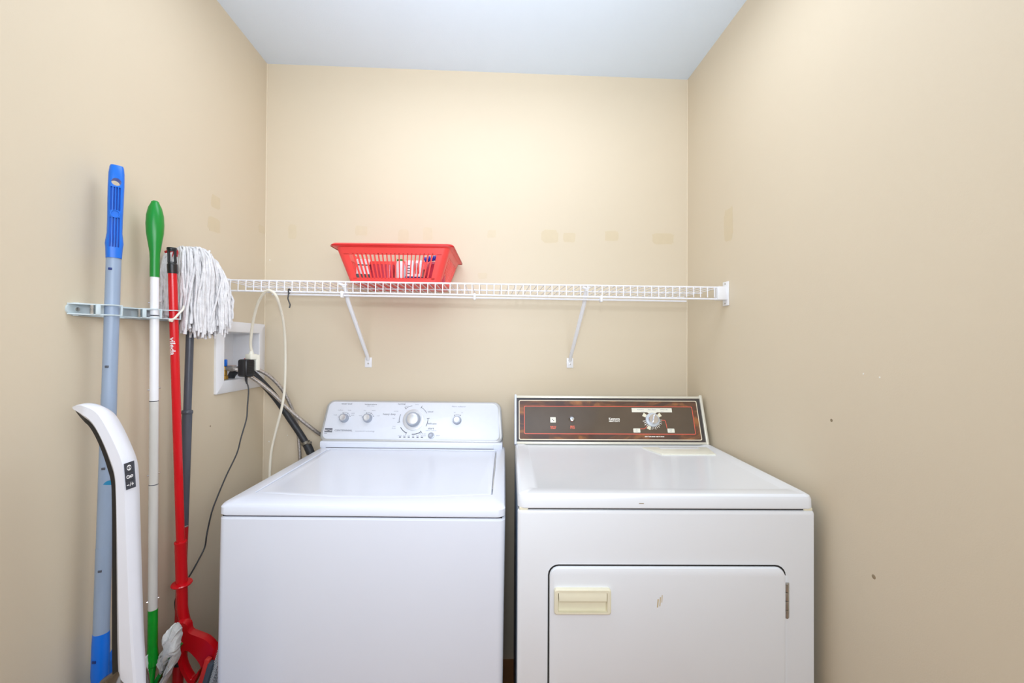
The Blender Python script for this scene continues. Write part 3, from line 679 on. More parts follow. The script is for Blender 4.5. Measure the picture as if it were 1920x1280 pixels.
# ---------------------------------------------------------------- washer outlet box on the left wall
ob = thing('outlet_box', 'white recessed washer outlet box in the left wall with a wide flat frame', 'outlet box', (0, -0.1625, 1.2545))
def yz(y0, z0, y1, z1, r, x): return [(x, y, z) for y, z in rr(y0, z0, y1, z1, r, 3)]
b = MB()
FO = (-0.3145, 1.1305, -0.0105, 1.3780); FI = (-0.2725, 1.1725, -0.0530, 1.3405)
b.loft([yz(*FO, 0.003, 0.0), yz(*FO, 0.003, 0.006), yz(FO[0]+0.003, FO[1]+0.003, FO[2]-0.003, FO[3]-0.003, 0.003, 0.0085), yz(FI[0]-0.002, FI[1]-0.002, FI[2]+0.002, FI[3]+0.002, 0.003, 0.0085), yz(*FI, 0.003, 0.006), yz(*FI, 0.003, -0.001)], cap0=False, cap1=False)
b.build('frame', M_white, ob)
b = MB()
b.loft([yz(*FI, 0.003, 0.0), yz(FI[0]+0.002, FI[1]+0.002, FI[2]-0.002, FI[3]-0.002, 0.006, -0.09)], cap0=False, cap1=True)
b.build('recess', M_white, ob)
for k, y in enumerate((-0.223, -0.085)):
    b = MB(); b.lathe([(0.012, 0.0), (0.012, 0.012), (0.009, 0.014), (0.009, 0.03), (0.011, 0.032), (0.011, 0.044)], (-0.022, y, 1.1745), (0, 0, 1), 14)
    vl = b.build('valve', M_brass, ob, 'brass shut-off valve')
    b = MB(); b.lathe([(0.008, 0.0), (0.008, 0.012), (0.010, 0.014), (0.010, 0.028)], (-0.020, y, 1.2120), (1, 0, 0), 14); b.build('valve_outlet', M_steel, vl)
    b = MB(); b.box((-0.030, y-0.006, 1.2210), (-0.014, y+0.006, 1.2440), 0.002); b.build('valve_handle', M_blue if k == 0 else M_redd, vl, 'blue valve lever' if k == 0 else 'red valve lever')
    b = MB(); b.tube([(-0.022, y, 1.222), (-0.012, y+0.02, 1.221), (-0.002, y+0.035, 1.220)], 0.003, 8); b.build('valve_stem', M_steel, vl)
# hoses
b = MB(); b.tube([(0.006, -0.223, 1.2123), (0.014, -0.226, 1.2110), (0.030, -0.220, 1.2041), (0.0640, -0.190, 1.1727), (0.1070, -0.155, 1.1207), (0.1670, -0.115, 1.0384), (0.2300, -0.060, 0.958), (0.2520, -0.020, 0.925), (0.275, -0.0105, 0.895), (0.30, -0.0105, 0.84)], 0.0072, 12, 8)
tag(b.build('steel_hose', M_braid), 'lower braided steel hose running from the outlet box to the washer console', 'hose')
b = MB(); b.tube([(0.006, -0.085, 1.2125), (0.012, -0.092, 1.212), (0.0300, -0.120, 1.211), (0.0545, -0.150, 1.205), (0.086, -0.122, 1.1757), (0.1163, -0.088, 1.1205), (0.1379, -0.062, 1.0498), (0.1510, -0.040, 0.973), (0.1616, -0.038, 0.843), (0.1664, -0.036, 0.700), (0.17, -0.036, 0.62)], 0.0068, 12, 8)
tag(b.build('steel_hose', M_braid), 'upper braided steel hose arching behind the black drain hose and down', 'hose')
dh = thing('drain_hose', 'thick black rubber drain hose from the outlet box to behind the washer', 'hose', (0.1, -0.12, 1.1))
b = MB(); dpts = [(-0.035, -0.165, 1.150), (-0.030, -0.165, 1.185), (0.000, -0.178, 1.205), (0.030, -0.165, 1.2000), (0.0640, -0.135, 1.153), (0.1000, -0.102, 1.0890), (0.1430, -0.088, 1.0134), (0.1820, -0.081, 0.949), (0.2060, -0.078, 0.9065)]
b.tube(dpts, 0.0125, 14, 8); b.build('hose_body', M_rub, dh)
b = MB(); b.lathe([(0.0135, 0.0), (0.0165, 0.001), (0.0165, 0.011), (0.0135, 0.012)], (0.1985, -0.080, 0.921), Vector((0.022, -0.007, -0.043)), 16); cl = b.build('hose_clamp', mat('tarnished_clamp', (110, 104, 92), 0.5, metal=0.5, var=0.3), dh)
b = MB(); b.lathe([(0.005, 0.0), (0.005, 0.014)], (0.212, -0.086, 0.917), (0.8, -0.2, 0.2), 8); b.build('clamp_screw', M_steel, cl)
b = MB(); b.tube([(0.2045, -0.078, 0.9095), (0.2130, -0.077, 0.890), (0.2185, -0.076, 0.876)], 0.0155, 14); b.tube([(0.2185, -0.076, 0.876), (0.226, -0.074, 0.852), (0.2275, -0.070, 0.800), (0.2275, -0.068, 0.70)], 0.0115, 14); b.build('hose_cuff', M_rub, dh)
# black plug-in adapter on the extension cord's socket
ad = thing('power_adapter', 'black plug-in power adapter hanging on the white extension cord in front of the outlet box', 'adapter', (0.0601, -0.235, 1.2144))
ax_ = 0.062; ay_ = -0.238
b = MB(); b.box((ax_-0.023, ay_-0.018, 1.1840), (ax_+0.021, ay_+0.018, 1.2460), 0.008, 3, (0, 0, -0.45)); b.build('housing', M_black, ad)
b = MB()
for i in range(8):
    z = 1.195 + i*0.0058
    b.box((ax_+0.0195, ay_-0.012, z), (ax_+0.0225, ay_+0.013, z+0.0028), 0.0, 2, (0, 0, -0.45), (ax_, ay_, z))
b.build('grip_rib', M_black, ad)
b = MB(); b.tube([(0.0625, -0.240, 1.189), (0.0625, -0.240, 1.172), (0.0655, -0.2405, 1.160)], lambda t: 0.0055-0.003*t, 8); b.build('strain_relief', M_black, ad)
b = MB(); b.tube([(0.0645, -0.240, 1.165), (0.0709, -0.240, 1.1402), (0.0734, -0.25, 1.0858), (0.0758, -0.26, 1.0413), (0.0699, -0.28, 0.9814), (0.0678, -0.30, 0.9323), (0.0535, -0.33, 0.8703), (0.0440, -0.36, 0.8113), (0.0389, -0.38, 0.7681), (0.044, -0.41, 0.7141), (0.0445, -0.42, 0.6779), (0.0391, -0.44, 0.6474), (0.0335, -0.47, 0.6157), (0.025, -0.49, 0.5959), (0.0161, -0.50, 0.5637), (0.018, -0.50, 0.5256), (0.0217, -0.50, 0.4678), (0.03, -0.48, 0.40)], 0.0022, 8, 6)
b.build('cable', M_black, ad, 'thin black cable hanging down the wall')
ec = thing('extension_cord', 'ivory extension cord looped over the front lip of the wire shelf', 'cord', (0.15, -0.25, 1.2))
b = MB(); b.tube([(0.0742, -0.230, 1.272), (0.0764, -0.240, 1.3079), (0.0955, -0.26, 1.3816), (0.1286, -0.29, 1.4434), (0.1665, -0.318, 1.4745), (0.1880, -0.320, 1.4735), (0.2002, -0.308, 1.4485), (0.1913, -0.25, 1.3829), (0.1761, -0.20, 1.2896), (0.1615, -0.17, 1.1524), (0.1508, -0.165, 1.0743), (0.1213, -0.15, 0.9769), (0.1031, -0.145, 0.8991), (0.0982, -0.145, 0.8155), (0.099, -0.145, 0.72), (0.099, -0.145, 0.5)], 0.0046, 10, 8); b.build('cable', M_cord, ec)
b = MB(); b.box((0.058, -0.242, 1.2440), (0.088, -0.214, 1.2640), 0.004, 2, (0, 0, -0.45)); b.tube([(0.0735, -0.229, 1.262), (0.0738, -0.230, 1.278)], lambda t: 0.009-0.004*t, 10); b.box((0.066, -0.222, 1.205), (0.094, -0.206, 1.262), 0.004, 2, (0, 0, -0.45)); b.build('socket_end', M_cream2, ec)

# ---------------------------------------------------------------- mop holder on the left wall
mh = thing('mop_holder', 'pale grey plastic broom holder rail screwed to the left wall', 'holder', (0, -0.62, 1.375))
def hz(y): return 1.3735 + (y+0.813)*0.012
b = MB()
o_ = [(-0.813, -0.004), (-0.809, -0.010), (-0.798, -0.0145), (-0.435, -0.0145), (-0.435, 0.0145), (-0.798, 0.0145), (-0.809, 0.010), (-0.813, 0.004)]
b.loft([[(0.0, y, hz(y)+z) for y, z in o_], [(0.004, y, hz(y)+z) for y, z in o_]])
for s in (-1, 1):
    lo, hi = sorted((s*0.0145, s*0.0115))
    b.loft([[(0.004, -0.800, hz(-0.8)+lo), (0.004, -0.435, hz(-0.435)+lo), (0.004, -0.435, hz(-0.435)+hi), (0.004, -0.800, hz(-0.8)+hi)], [(0.012, -0.796, hz(-0.8)+lo), (0.012, -0.435, hz(-0.435)+lo), (0.012, -0.435, hz(-0.435)+hi), (0.012, -0.796, hz(-0.8)+hi)]])
b.build('rail', M_hold, mh)
b = MB(); b.lathe([(0.0045, 0), (0.0045, 0.0015), (0.001, 0.003)], (0.004, -0.790, hz(-0.79)), (1, 0, 0), 14); b.build('screw', M_steel, mh)
def clip(ty, tx, r, n):
    z = hz(ty); ys = ty - r - 0.004
    b = MB()
    for s in (-1, 1):     # the two cheeks of the jaw
        lo, hi = sorted((z+s*0.0125, z+s*0.0100))
        pr_ = [(0.002, ys-0.036), (0.016, ys-0.030), (0.040, ys-0.008), (tx+r+0.006, ys), (tx+r+0.006, ty+0.004), (tx+r+0.003, ty+0.004), (tx+r+0.003, ys+0.003), (0.034, ys+0.003), (0.002, ys-0.006)]
        b.loft([[(x, y, lo) for x, y in pr_], [(x, y, hi) for x, y in pr_]])
    b.box((tx+r+0.0028, ty+0.001, z-0.0125), (tx+r+0.0062, ty+0.0045, z+0.0125), 0.001)
    b.box((0.030, ys-0.010, z-0.0115), (0.046, ys-0.002, z+0.0115), 0.001, 2, (0, 0, -0.6))
    j = b.build('jaw', M_hold, mh)
    b = MB(); b.lathe([(0.0035, -0.010), (0.0035, 0.010)], (0.034, ys-0.014, z), (0, 0, 1), 10)
    for q in (-0.006, -0.003, 0, 0.003, 0.006): b.lathe([(0.0035, -0.0006), (0.0044, 0), (0.0035, 0.0006)], (0.034, ys-0.014, z+q), (0, 0, 1), 10)
    b.build('spring', M_steel, j)
clip(-0.757, 0.050, 0.0138, 0); clip(-0.634, 0.050, 0.0100, 1); clip(-0.5845, 0.062, 0.0105, 2)

# ---------------------------------------------------------------- blue flat mop
def lerp(a, c, t): return Vector(a)+(Vector(c)-Vector(a))*t
bm_ = thing('flat_mop', 'blue and grey flat mop hanging leftmost in the broom holder', 'mop', (0.05, -0.755, 1.37))
top, bot = Vector((0.050, -0.7504, 1.7075)), Vector((0.050, -0.7768, 0.545))
def BA(z): return lerp(top, bot, (top.z-z)/(top.z-bot.z))
b = MB(); b.tube([BA(1.500), BA(1.18)], 0.0134, 20); b.tube([BA(1.185), BA(0.84)], 0.0138, 20); b.tube([BA(0.842), BA(0.62)], 0.0142, 20); b.build('handle', M_grayb, bm_)
# grip: flattened, with a hanging hole, ribs and a flared collar
fx, fy = Vector((0.72, -0.69, 0)), Vector((0.69, 0.72, 0))    # towards viewer / across
def GP(z, u, d): return BA(z) + fy*u + fx*d
prof = [(1.494, 0.0138, 0.0150), (1.516, 0.0146, 0.0160), (1.528, 0.0158, 0.0165), (1.536, 0.0150, 0.0160), (1.552, 0.0132, 0.0150), (1.58, 0.0132, 0.0145), (1.62, 0.0138, 0.0140), (1.66, 0.0142, 0.0135), (1.69, 0.0138, 0.0125), (1.704, 0.0124, 0.0105), (1.708, 0.0112, 0.009)]
nseg = 24
def gl(z, hw, hd): return [GP(z, hw*math.copysign(abs(math.cos(q))**0.7, math.cos(q)), hd*math.copysign(abs(math.sin(q))**0.7, math.sin(q))) for q in [2*PI*k/nseg for k in range(nseg)]]
b = MB(); b.loft([gl(*p) for p in prof]); grip = b.build('grip', M_blue, bm_, 'bright blue grip with hanging hole and ribs')
cut = MB()
def slot(z0, z1, u0, u1, d):       # a groove cut 7 mm deep into the grip
    cut.loft([[GP(z, u0, d-0.007), GP(z, u1, d-0.007), GP(z, u1, 0.03), GP(z, u0, 0.03)] for z in (z0, z1)])
for i in range(4):
    u = -0.0104 + i*0.0047
    slot(1.602, 1.656, u, u+0.0031, 0.0140); slot(1.518, 1.586, u, u+0.0031, 0.0152)
cut.loft([[GP(1.668+0.0088*math.sin(2*PI*k/20), -0.0010+0.0086*math.cos(2*PI*k/20), d) for k in range(20)] for d in (-0.03, 0.03)])
cutter = cut.build('cutter', M_bluein)
md_ = grip.modifiers.new('cut', 'BOOLEAN'); md_.object = cutter; md_.operation = 'DIFFERENCE'; md_.solver = 'EXACT'
bpy.context.view_layer.update()
dg_ = bpy.context.evaluated_depsgraph_get(); dg_.update()
nm = bpy.data.meshes.new_from_object(grip.evaluated_get(dg_))
grip.modifiers.clear(); grip.data = nm; nm.set_sharp_from_angle(angle=math.radians(35))
bpy.data.objects.remove(cutter)
def ellr(z, ru, rz, d, n=20): return [GP(z + rz*math.sin(2*PI*k/n), -0.0015 + ru*math.cos(2*PI*k/n), d) for k in range(n)]
b = MB(); b.loft([ellr(1.594, 0.0088, 0.0090, 0.010), ellr(1.594, 0.0088, 0.0090, 0.0162), ellr(1.594, 0.0070, 0.0072, 0.0162), ellr(1.594, 0.0064, 0.0066, 0.0145)]); b.build('grip_boss', M_blue, grip)
for z in (1.468, 1.247, 1.020, 0.795):
    b = MB(); q = BA(z); p0 = q + Vector((0.004, -0.0132, 0)); b.box(p0-Vector((0.0034, 0.0012, 0.0026)), p0+Vector((0.0034, 0.0012, 0.0026)), 0.0008, 2, (0, 0, 0.35)); b.build('lock_button', M_bluein if z > 1.4 else M_dgrey, bm_)
b = MB(); b.tube([BA(0.655)+Vector((0, 0, 0.0)), BA(0.63), BA(0.565), BA(0.50), BA(0.45)], lambda t: (0.0146, 0.0154, 0.0154, 0.010, 0.006)[int(round(t*4))], 20, 0); b.build('lower_sleeve', M_blue, bm_)
b = MB(); b.box(BA(0.60)+Vector((-0.004, -0.0165, -0.003)), BA(0.60)+Vector((0.004, -0.0135, 0.003)), 0.0008); b.build('lock_button', M_bluein, bm_)
b = MB(); q = BA(0.44); b.loft([[q+Vector((-0.012, -0.09, -0.28)), q+Vector((0.0, -0.09, -0.28)), q+Vector((0.0, 0.10, -0.28)), q+Vector((-0.012, 0.10, -0.28))], [q+Vector((-0.012, -0.09, 0.03)), q+Vector((0.0, -0.09, 0.03)), q+Vector((0.0, 0.055, 0.155)), q+Vector((-0.012, 0.055, 0.155))]]); b.build('mop_plate', M_blue, bm_)
b = MB(); b.box(q+Vector((-0.030, -0.10, -0.29)), q+Vector((-0.012, 0.10, 0.0)), 0.006); b.build('mop_pad', M_rag, bm_)

# ---------------------------------------------------------------- green mop
gm = thing('sponge_mop', 'green and white floor mop hanging second from the left in the broom holder', 'mop', (0.05, -0.637, 1.37))
gt, gb = Vector((0.050, -0.6368, 1.6645)), Vector((0.050, -0.6266, 0.481))
def GA(z): return lerp(gt, gb, (gt.z-z)/(gt.z-gb.z))
gax = (gt-gb).normalized()
b = MB(); b.lathe([(0.0102, 0), (0.0102, 0.045), (0.0108, 0.062), (0.0140, 0.085), (0.0180, 0.112), (0.0190, 0.135), (0.0180, 0.158), (0.0140, 0.178), (0.0088, 0.190), (0.0083, 0.193), (0.005, 0.196)], GA(1.470), gax, 28); b.build('grip', M_green, gm, 'bulb shaped green grip')
b = MB(); b.lathe([(0.0093, 0), (0.0093, 0.10)], GA(1.372), gax, 20); b.lathe([(0.0096, 0), (0.0096, 0.217)], GA(1.1525), gax, 20); b.build('upper_tube', M_white, gm)
b = MB(); b.lathe([(0.0098, 0), (0.0098, 0.2125)], GA(0.938), gax, 20); b.lathe([(0.0101, 0), (0.0101, 0.333)], GA(0.603), gax, 20); b.build('lower_tube', M_wtube, gm, 'off-white lower tube')
for z in (1.371, 1.151, 0.9365):
    b = MB(); b.lathe([(0.0099, 0), (0.0102, 0.0008), (0.0099, 0.0016)], GA(z), gax, 20); b.build('joint_line', M_dgrey, gm)
for z in (1.406, 1.182, 0.963, 0.640):
    for s in (-1, 1):
        b = MB(); b.lathe([(0.0022, 0), (0.0018, 0.003), (0.0003, 0.004)], GA(z)+Vector((s*0.0076, s*0.0058, 0.002*s)), (s*0.79, s*0.61, 0), 8); b.build('snap_pin', M_chrome, gm)
b = MB(); b.lathe([(0.0085, 0), (0.0150, 0.006), (0.0148, 0.014), (0.0122, 0.028), (0.0108, 0.050), (0.0106, 0.148)], GA(0.468), gax, 24); b.build('socket', M_greent, gm, 'shiny green socket')
# plate seen edge-on, slanting, with the cloth folded over it
b = MB()
A_, B_ = Vector((0.104, -0.640, 0.500)), Vector((0.028, -0.650, 0.352))
dv = (B_-A_).normalized(); nv = Vector((dv.z, 0, -dv.x))
def slab(b, a, c, w0, w1, y0, y1):
    b.loft([[a-nv*w0+Vector((0, y0, 0)), a+nv*w0+Vector((0, y0, 0)), a+nv*w0+Vector((0, y1, 0)), a-nv*w0+Vector((0, y1, 0))], [c-nv*w1+Vector((0, y0, 0)), c+nv*w1+Vector((0, y0, 0)), c+nv*w1+Vector((0, y1, 0)), c-nv*w1+Vector((0, y1, 0))]])
slab(b, A_+nv*0.006, B_+nv*0.006, 0.002, 0.007, 0.010, 0.05); b.build('head_plate', M_green, gm, 'green plate of the mop head, seen edge-on')
b = MB(); b.tube([GA(0.475), lerp(A_, B_, 0.55)+nv*0.008], 0.009, 12); b.build('pivot', M_greent, gm)
rnd = random.Random(3)
b = MB()
def rag(outline, y0, y1, seed):
    rn = random.Random(seed); pts = []
    n = len(outline)
    for i in range(n):
        (x0, z0), (x1, z1) = outline[i], outline[(i+1) % n]
        for k in range(5):
            t = k/5; pts.append((x0+(x1-x0)*t + rn.uniform(-0.0018, 0.0018), z0+(z1-z0)*t + rn.uniform(-0.0018, 0.0018)))
    cx = sum(p[0] for p in pts)/len(pts); cz = sum(p[1] for p in pts)/len(pts)
    def lp(s, y): return [(cx+(x-cx)*s, y + 0.004*math.sin(x*120+z*90), cz+(z-cz)*s) for x, z in pts]
    b.loft([lp(0.96, y1), lp(1.0, y1-0.004), lp(1.0, y0+0.004), lp(0.94, y0), lp(0.55, y0-0.005)])
rag([(0.104, 0.576), (0.112, 0.580), (0.119, 0.570), (0.122, 0.545), (0.119, 0.52), (0.116, 0.500), (0.106, 0.502), (0.096, 0.497), (0.084, 0.467), (0.078, 0.458), (0.070, 0.480), (0.080, 0.505), (0.088, 0.528), (0.083, 0.545), (0.092, 0.562)], -0.646, -0.624, 1)
rag([(0.116, 0.504), (0.119, 0.522), (0.113, 0.480), (0.098, 0.460), (0.084, 0.425), (0.052, 0.360), (0.042, 0.366), (0.070, 0.418), (0.090, 0.46), (0.103, 0.497)], -0.643, -0.622, 2)
b.build('cloth', M_rag, gm, 'white sponge cloth folded round the head')
b = MB(); rag([(0.040, 0.50), (0.048, 0.51), (0.050, 0.47), (0.040, 0.40), (0.020, 0.35), (0.012, 0.36)], -0.646, -0.626, 4); b.build('cloth', M_rag, gm)

# ---------------------------------------------------------------- red mop with triangular head
rm = thing('pad_mop', 'red mop with triangular pad head hanging in the broom holder', 'mop', (0.062, -0.581, 1.37))
rt, rbp = Vector((0.062, -0.5944, 1.5545)), Vector((0.062, -0.5380, 0.560))
def RA(z): return lerp(rt, rbp, (rt.z-z)/(rt.z-rbp.z))
rax = (rt-rbp).normalized()
rside = Vector((0.0, 0.0, 0))
b = MB(); b.lathe([(0.0101, 0), (0.0101, 0.80)], RA(0.702), rax, 24); b.build('handle', M_redp, rm)
b = MB(); b.lathe([(0.0110, 0), (0.0113, 0.004), (0.0113, 0.024), (0.0098, 0.026)], RA(1.487), rax, 24)
b.loft([[RA(1.512)+Vector((x*0.0094, y*0.0094, 0)) for x, y in ((0.83*math.cos(q)-0.55*math.sin(q)*0.55, 0.55*math.cos(q)+0.83*math.sin(q)*0.55) for q in [2*PI*k/16 for k in range(16)])], [RA(1.518)+Vector((x*0.0094, y*0.0094, 0)) for x, y in ((0.83*math.cos(q)-0.55*math.sin(q)*0.55, 0.55*math.cos(q)+0.83*math.sin(q)*0.55) for q in [2*PI*k/16 for k in range(16)])]])
ar = Vector((0.83, 0.55, 0))
b.tube([RA(1.515)-ar*0.0070, RA(1.530)-ar*0.0066, RA(1.548)-ar*0.0070], 0.0034, 10); b.tube([RA(1.515)+ar*0.0070, RA(1.530)+ar*0.0066, RA(1.548)+ar*0.0070], 0.0034, 10)
b.lathe([(0.0090, 0), (0.0112, 0.003), (0.0112, 0.007), (0.0104, 0.009)], RA(1.5465), rax, 24)
b.build('end_cap', M_black, rm, 'black end cap with hanging hole')
def wrap(zc):
    q = RA(zc)
    def f(u, v):
        # u runs down the tube, v across; wrapped round the tube
        ang = v/0.0101 - 0.62
        d0 = Vector((0.60, -0.80, 0)); d1 = Vector((0.80, 0.60, 0))
        return RA(zc-u) + (d0*math.cos(ang)+d1*math.sin(ang))*0.01025
    return f
b = MB(); b.text('vileda', wrap(1.292), 0.0190, sx=1.08, bold=0.0004, cuts=3)
b.build('lettering', M_white, rm, 'white brand word printed down the tube')
b = MB(); b.lathe([(0.0142, 0), (0.0140, 0.004), (0.0138, 0.118), (0.0148, 0.121), (0.0140, 0.124), (0.0105, 0.124)], RA(0.630), rax, 24); b.build('sleeve', M_redp, rm)
b = MB(); b.lathe([(0.0138, 0), (0.0235, 0.001), (0.0252, 0.004), (0.0235, 0.007), (0.0138, 0.008)], RA(0.630), rax, 32); b.build('collar_ring', M_redp, rm)
b = MB(); b.tube([RA(0.634), RA(0.60), RA(0.56), Vector((0.066, -0.532, 0.520)), Vector((0.075, -0.530, 0.488))], lambda t: 0.0134-0.0005*t, 20, 3); b.build('neck', M_redp, rm)
# triangular yoke with an opening
outl = [(0.058, 0.532), (0.072, 0.540), (0.087, 0.533), (0.092, 0.512), (0.112, 0.502), (0.140, 0.489), (0.160, 0.468), (0.168, 0.450), (0.160, 0.426), (0.148, 0.408), (0.130, 0.412), (0.112, 0.372), (0.099, 0.360), (0.074, 0.398), (0.061, 0.440), (0.056, 0.485)]
hole = [(0.084, 0.455), (0.098, 0.452), (0.118, 0.428), (0.124, 0.412), (0.116, 0.400), (0.106, 0.385), (0.098, 0.386), (0.084, 0.412), (0.079, 0.435)]
b = MB()
Y0, Y1 = -0.560, -0.538
def scl(pl, s, y):
    cx = sum(p[0] for p in pl)/len(pl); cz = sum(p[1] for p in pl)/len(pl)
    return [(cx+(x-cx)*s, y, cz+(z-cz)*s) for x, z in pl]
def smooth2(pl, k=4):
    n = len(pl); out = []
    for i in range(n):
        p0, p1, p2, p3 = [Vector(pl[(i+j) % n]) for j in (-1, 0, 1, 2)]
        for j in range(k):
            t = j/k; q = 0.5*((2*p1)+(p2-p0)*t+(2*p0-5*p1+4*p2-p3)*t*t+(3*p1-p0-3*p2+p3)*t**3); out.append((q.x, q.y))
    return out
outl, hole = smooth2(outl, 3), smooth2(hole, 3)
for y, s, hs in ((Y0, 0.95, 1.10), (Y1, 0.95, 1.10)): fill_between(b, scl(outl, s, y), scl(hole, hs, y))
b.loft([scl(outl, 0.95, Y0), scl(outl, 1.0, Y0+0.008), scl(outl, 1.0, Y1-0.008), scl(outl, 0.95, Y1)], cap0=False, cap1=False)
b.loft([scl(hole, 1.10, Y0), scl(hole, 1.0, Y0+0.006), scl(hole, 1.0, Y1-0.006), scl(hole, 1.10, Y1)], cap0=False, cap1=False)
bmesh.ops.remove_doubles(b.bm, verts=b.bm.verts, dist=1e-5)
b.build('yoke', M_redp, rm, 'red triangular yoke with an opening', angle=50)
# pad plate slanting down to the right, edge-on: red rails, grey bumpers, dotted pad
P0, P1 = Vector((0.190, 0, 0.507)), Vector((0.151, 0, 0.365)); pd = (P1-P0).normalized(); pn = Vector((pd.z, 0, -pd.x))
def pslab(name, t0, t1, n0, n1, y0, y1, m, lab=None, bev=0.003):
    b = MB(); Lh = (P1-P0).length
    b.box((t0*Lh, n0, y0), (t1*Lh, n1, y1), bev)
    for v in b.bm.verts: v.co = P0 + pd*v.co.x - pn*v.co.y + Vector((0, v.co.z, 0))
    return b.build(name, m, rm, lab)
pslab('pad_plate', 0.02, 1.3, -0.006, 0.002, -0.575, -0.40, M_redd)
pslab('plate_rail', 0.42, 1.25, -0.022, -0.008, -0.585, -0.570, mat('bright_red_rail', (232, 60, 52), 0.35), 'bright red rail of the plate')
pslab('plate_rail', -0.02, 0.30, -0.020, -0.008, -0.470, -0.455, mat('bright_red_rail', (232, 60, 52), 0.35))
pslab('bumper', 0.45, 1.3, -0.009, 0.006, -0.592, -0.570, M_slate, 'slate grey rubber bumper', 0.005)
pslab('bumper', -0.16, 0.36, -0.006, 0.010, -0.470, -0.440, M_slate, 'slate grey rubber bumper', 0.005)
pad = pslab('pad', -0.02, 1.3, 0.004, 0.014, -0.580, -0.41, M_bead, 'grey pad covered in white loops')
b = MB(); Lh = (P1-P0).length
for i in range(44):
    for j in range(5):
        q = P0 + pd*(Lh*(-0.01+1.3*(i+(j % 2)*0.5)/44)) - pn*(0.0045+0.0023*j); q.y = -0.5815
        b.lathe([(0.0013, 0), (0.0013, 0.0012), (0.0004, 0.002)], q, (0, -1, 0), 5)
    for j in range(12):
        q = P0 + pd*(Lh*(-0.01+1.3*(i+(j % 2)*0.5)/44)) - pn*0.0140; q.y = -0.576+0.009*j
        b.lathe([(0.0014, 0), (0.0014, 0.0012), (0.0004, 0.002)], q, -pn, 5)
o = b.build('pad_loops', M_white, pad); o['kind'] = 'stuff'
# rubber strap across tube and clip
b = MB(); b.tube([(0.066, -0.603, 1.3615), (0.0745, -0.600, 1.366), (0.080, -0.593, 1.378), (0.081, -0.578, 1.392), (0.072, -0.562, 1.402)], 0.0027, 8, 4); b.tube([(0.066, -0.604, 1.3615), (0.0725, -0.604, 1.3600)], 0.0042, 8)
tag(b.build('rubber_strap', M_cream2), 'short white strap tied across the red mop handle at the holder', 'strap')

# ---------------------------------------------------------------- grey pole with string mop head, head up
sm = thing('string_mop', 'string mop stored upside down, white strings hanging over its dark grey pole', 'mop', (0.05, -0.50, 1.30))
st, sb = Vector((0.050, -0.4955, 1.560)), Vector((0.040, -0.5200, 0.391))
def SA(z): return lerp(st, sb, (st.z-z)/(st.z-sb.z))
sax = (st-sb).normalized()
b = MB(); b.lathe([(0.0098, 0), (0.0098, 0.44)], SA(1.108), sax, 20); b.lathe([(0.0128, 0), (0.0138, 0.002), (0.0138, 0.008), (0.0118, 0.011)], SA(1.098), sax, 20); b.lathe([(0.0122, 0), (0.0122, 0.322)], SA(0.782), sax, 20); b.build('pole', M_dgrey, sm)
b = MB(); b.lathe([(0.0126, 0), (0.0132, 0.002), (0.0126, 0.004)], SA(0.779), sax, 20); b.build('pole_ring', M_chrome, sm)
b = MB(); b.lathe([(0.0122, 0), (0.0122, 0.348)], SA(0.432), sax, 20); b.lathe([(0.0130, 0), (0.0130, 0.06)], SA(0.335), sax, 20); b.build('lower_pole', M_redd, sm, 'red lower part of the pole')
b = MB(); b.lathe([(0.0135, 0), (0.0135, 0.036)], SA(0.396), sax, 20); b.build('pole_cap', M_black, sm)
ML, MR = Vector((0.014, -0.566, 0)), Vector((0.132, -0.452, 0))      # the head's long axis, slanting away from the wall
md = (MR-ML).normalized(); mt = Vector((md.y, -md.x, 0))             # mt: across it, towards the room
b = MB()
def clampring(k, z): return [ML + (MR-ML)*(0.38+0.34*k*math.cos(q)) + mt*(0.015*k*math.sin(q)) + Vector((0, 0, z)) for q in [2*PI*i/24 for i in range(24)]]
b.loft([clampring(0.8, 1.534), clampring(1.0, 1.539), clampring(1.0, 1.553), clampring(0.85, 1.559)]); b.tube([SA(1.538), SA(1.51)], 0.013, 14)
b.build('head_socket', M_redd, sm, 'red plastic clamp at the top of the strings')
def strand(rn):
    s_ = rn.uniform(-1, 1); h = rn.uniform(-1, 1)
    th = (0.012 + 0.034*math.sqrt(max(0, 1-s_*s_)))*(0.35 if s_ < -0.55 else 1.0)
    P = lambda s, hh, z: ML + (MR-ML)*((s+1)/2) + mt*(th*hh) + Vector((0, 0, z))
    zend = 1.322 + 0.055*abs(s_-0.15)**1.5 + rn.uniform(-0.012, 0.022)
    if s_ < -0.4: zend = max(zend, 1.372 + rn.uniform(-0.01, 0.02))
    k = max(0.0, (s_-0.1)/0.9)
    ztop = 1.558 - 0.006*abs(s_) - 0.085*k**2.2 - (0.012 if s_ < -0.6 else 0)
    s0 = -0.16 + 0.46*s_ + rn.uniform(-0.10, 0.10)
    if rn.random() < 0.25: s0 = rn.uniform(-0.5, 0.35)
    lift = rn.uniform(0.0, 0.010)
    a = [P(s0, h*0.15, 1.548), P(s0+(s_-s0)*0.35, h*0.45, max(ztop+0.008, 1.535)+lift*0.5), P(s0+(s_-s0)*0.78, h*0.8, ztop-0.006+lift)]
    zs = ztop-0.040; n = 4
    sw = rn.uniform(-0.14, 0.14) if rn.random() < 0.72 else rn.uniform(-0.55, 0.55); x = s_
    for i in range(n):
        t = i/(n-1); x = s_ + sw*t*(1-0.3*t) + rn.uniform(-0.035, 0.035)
        x = min(1.0, max(-1.0, x))
        a.append(P(x, h*(1+0.12*math.sin(3*t+s_*9)), zs + (zend-zs)*t))
    return a
rn = random.Random(11); b = MB(); cnt = 0; tries = 0
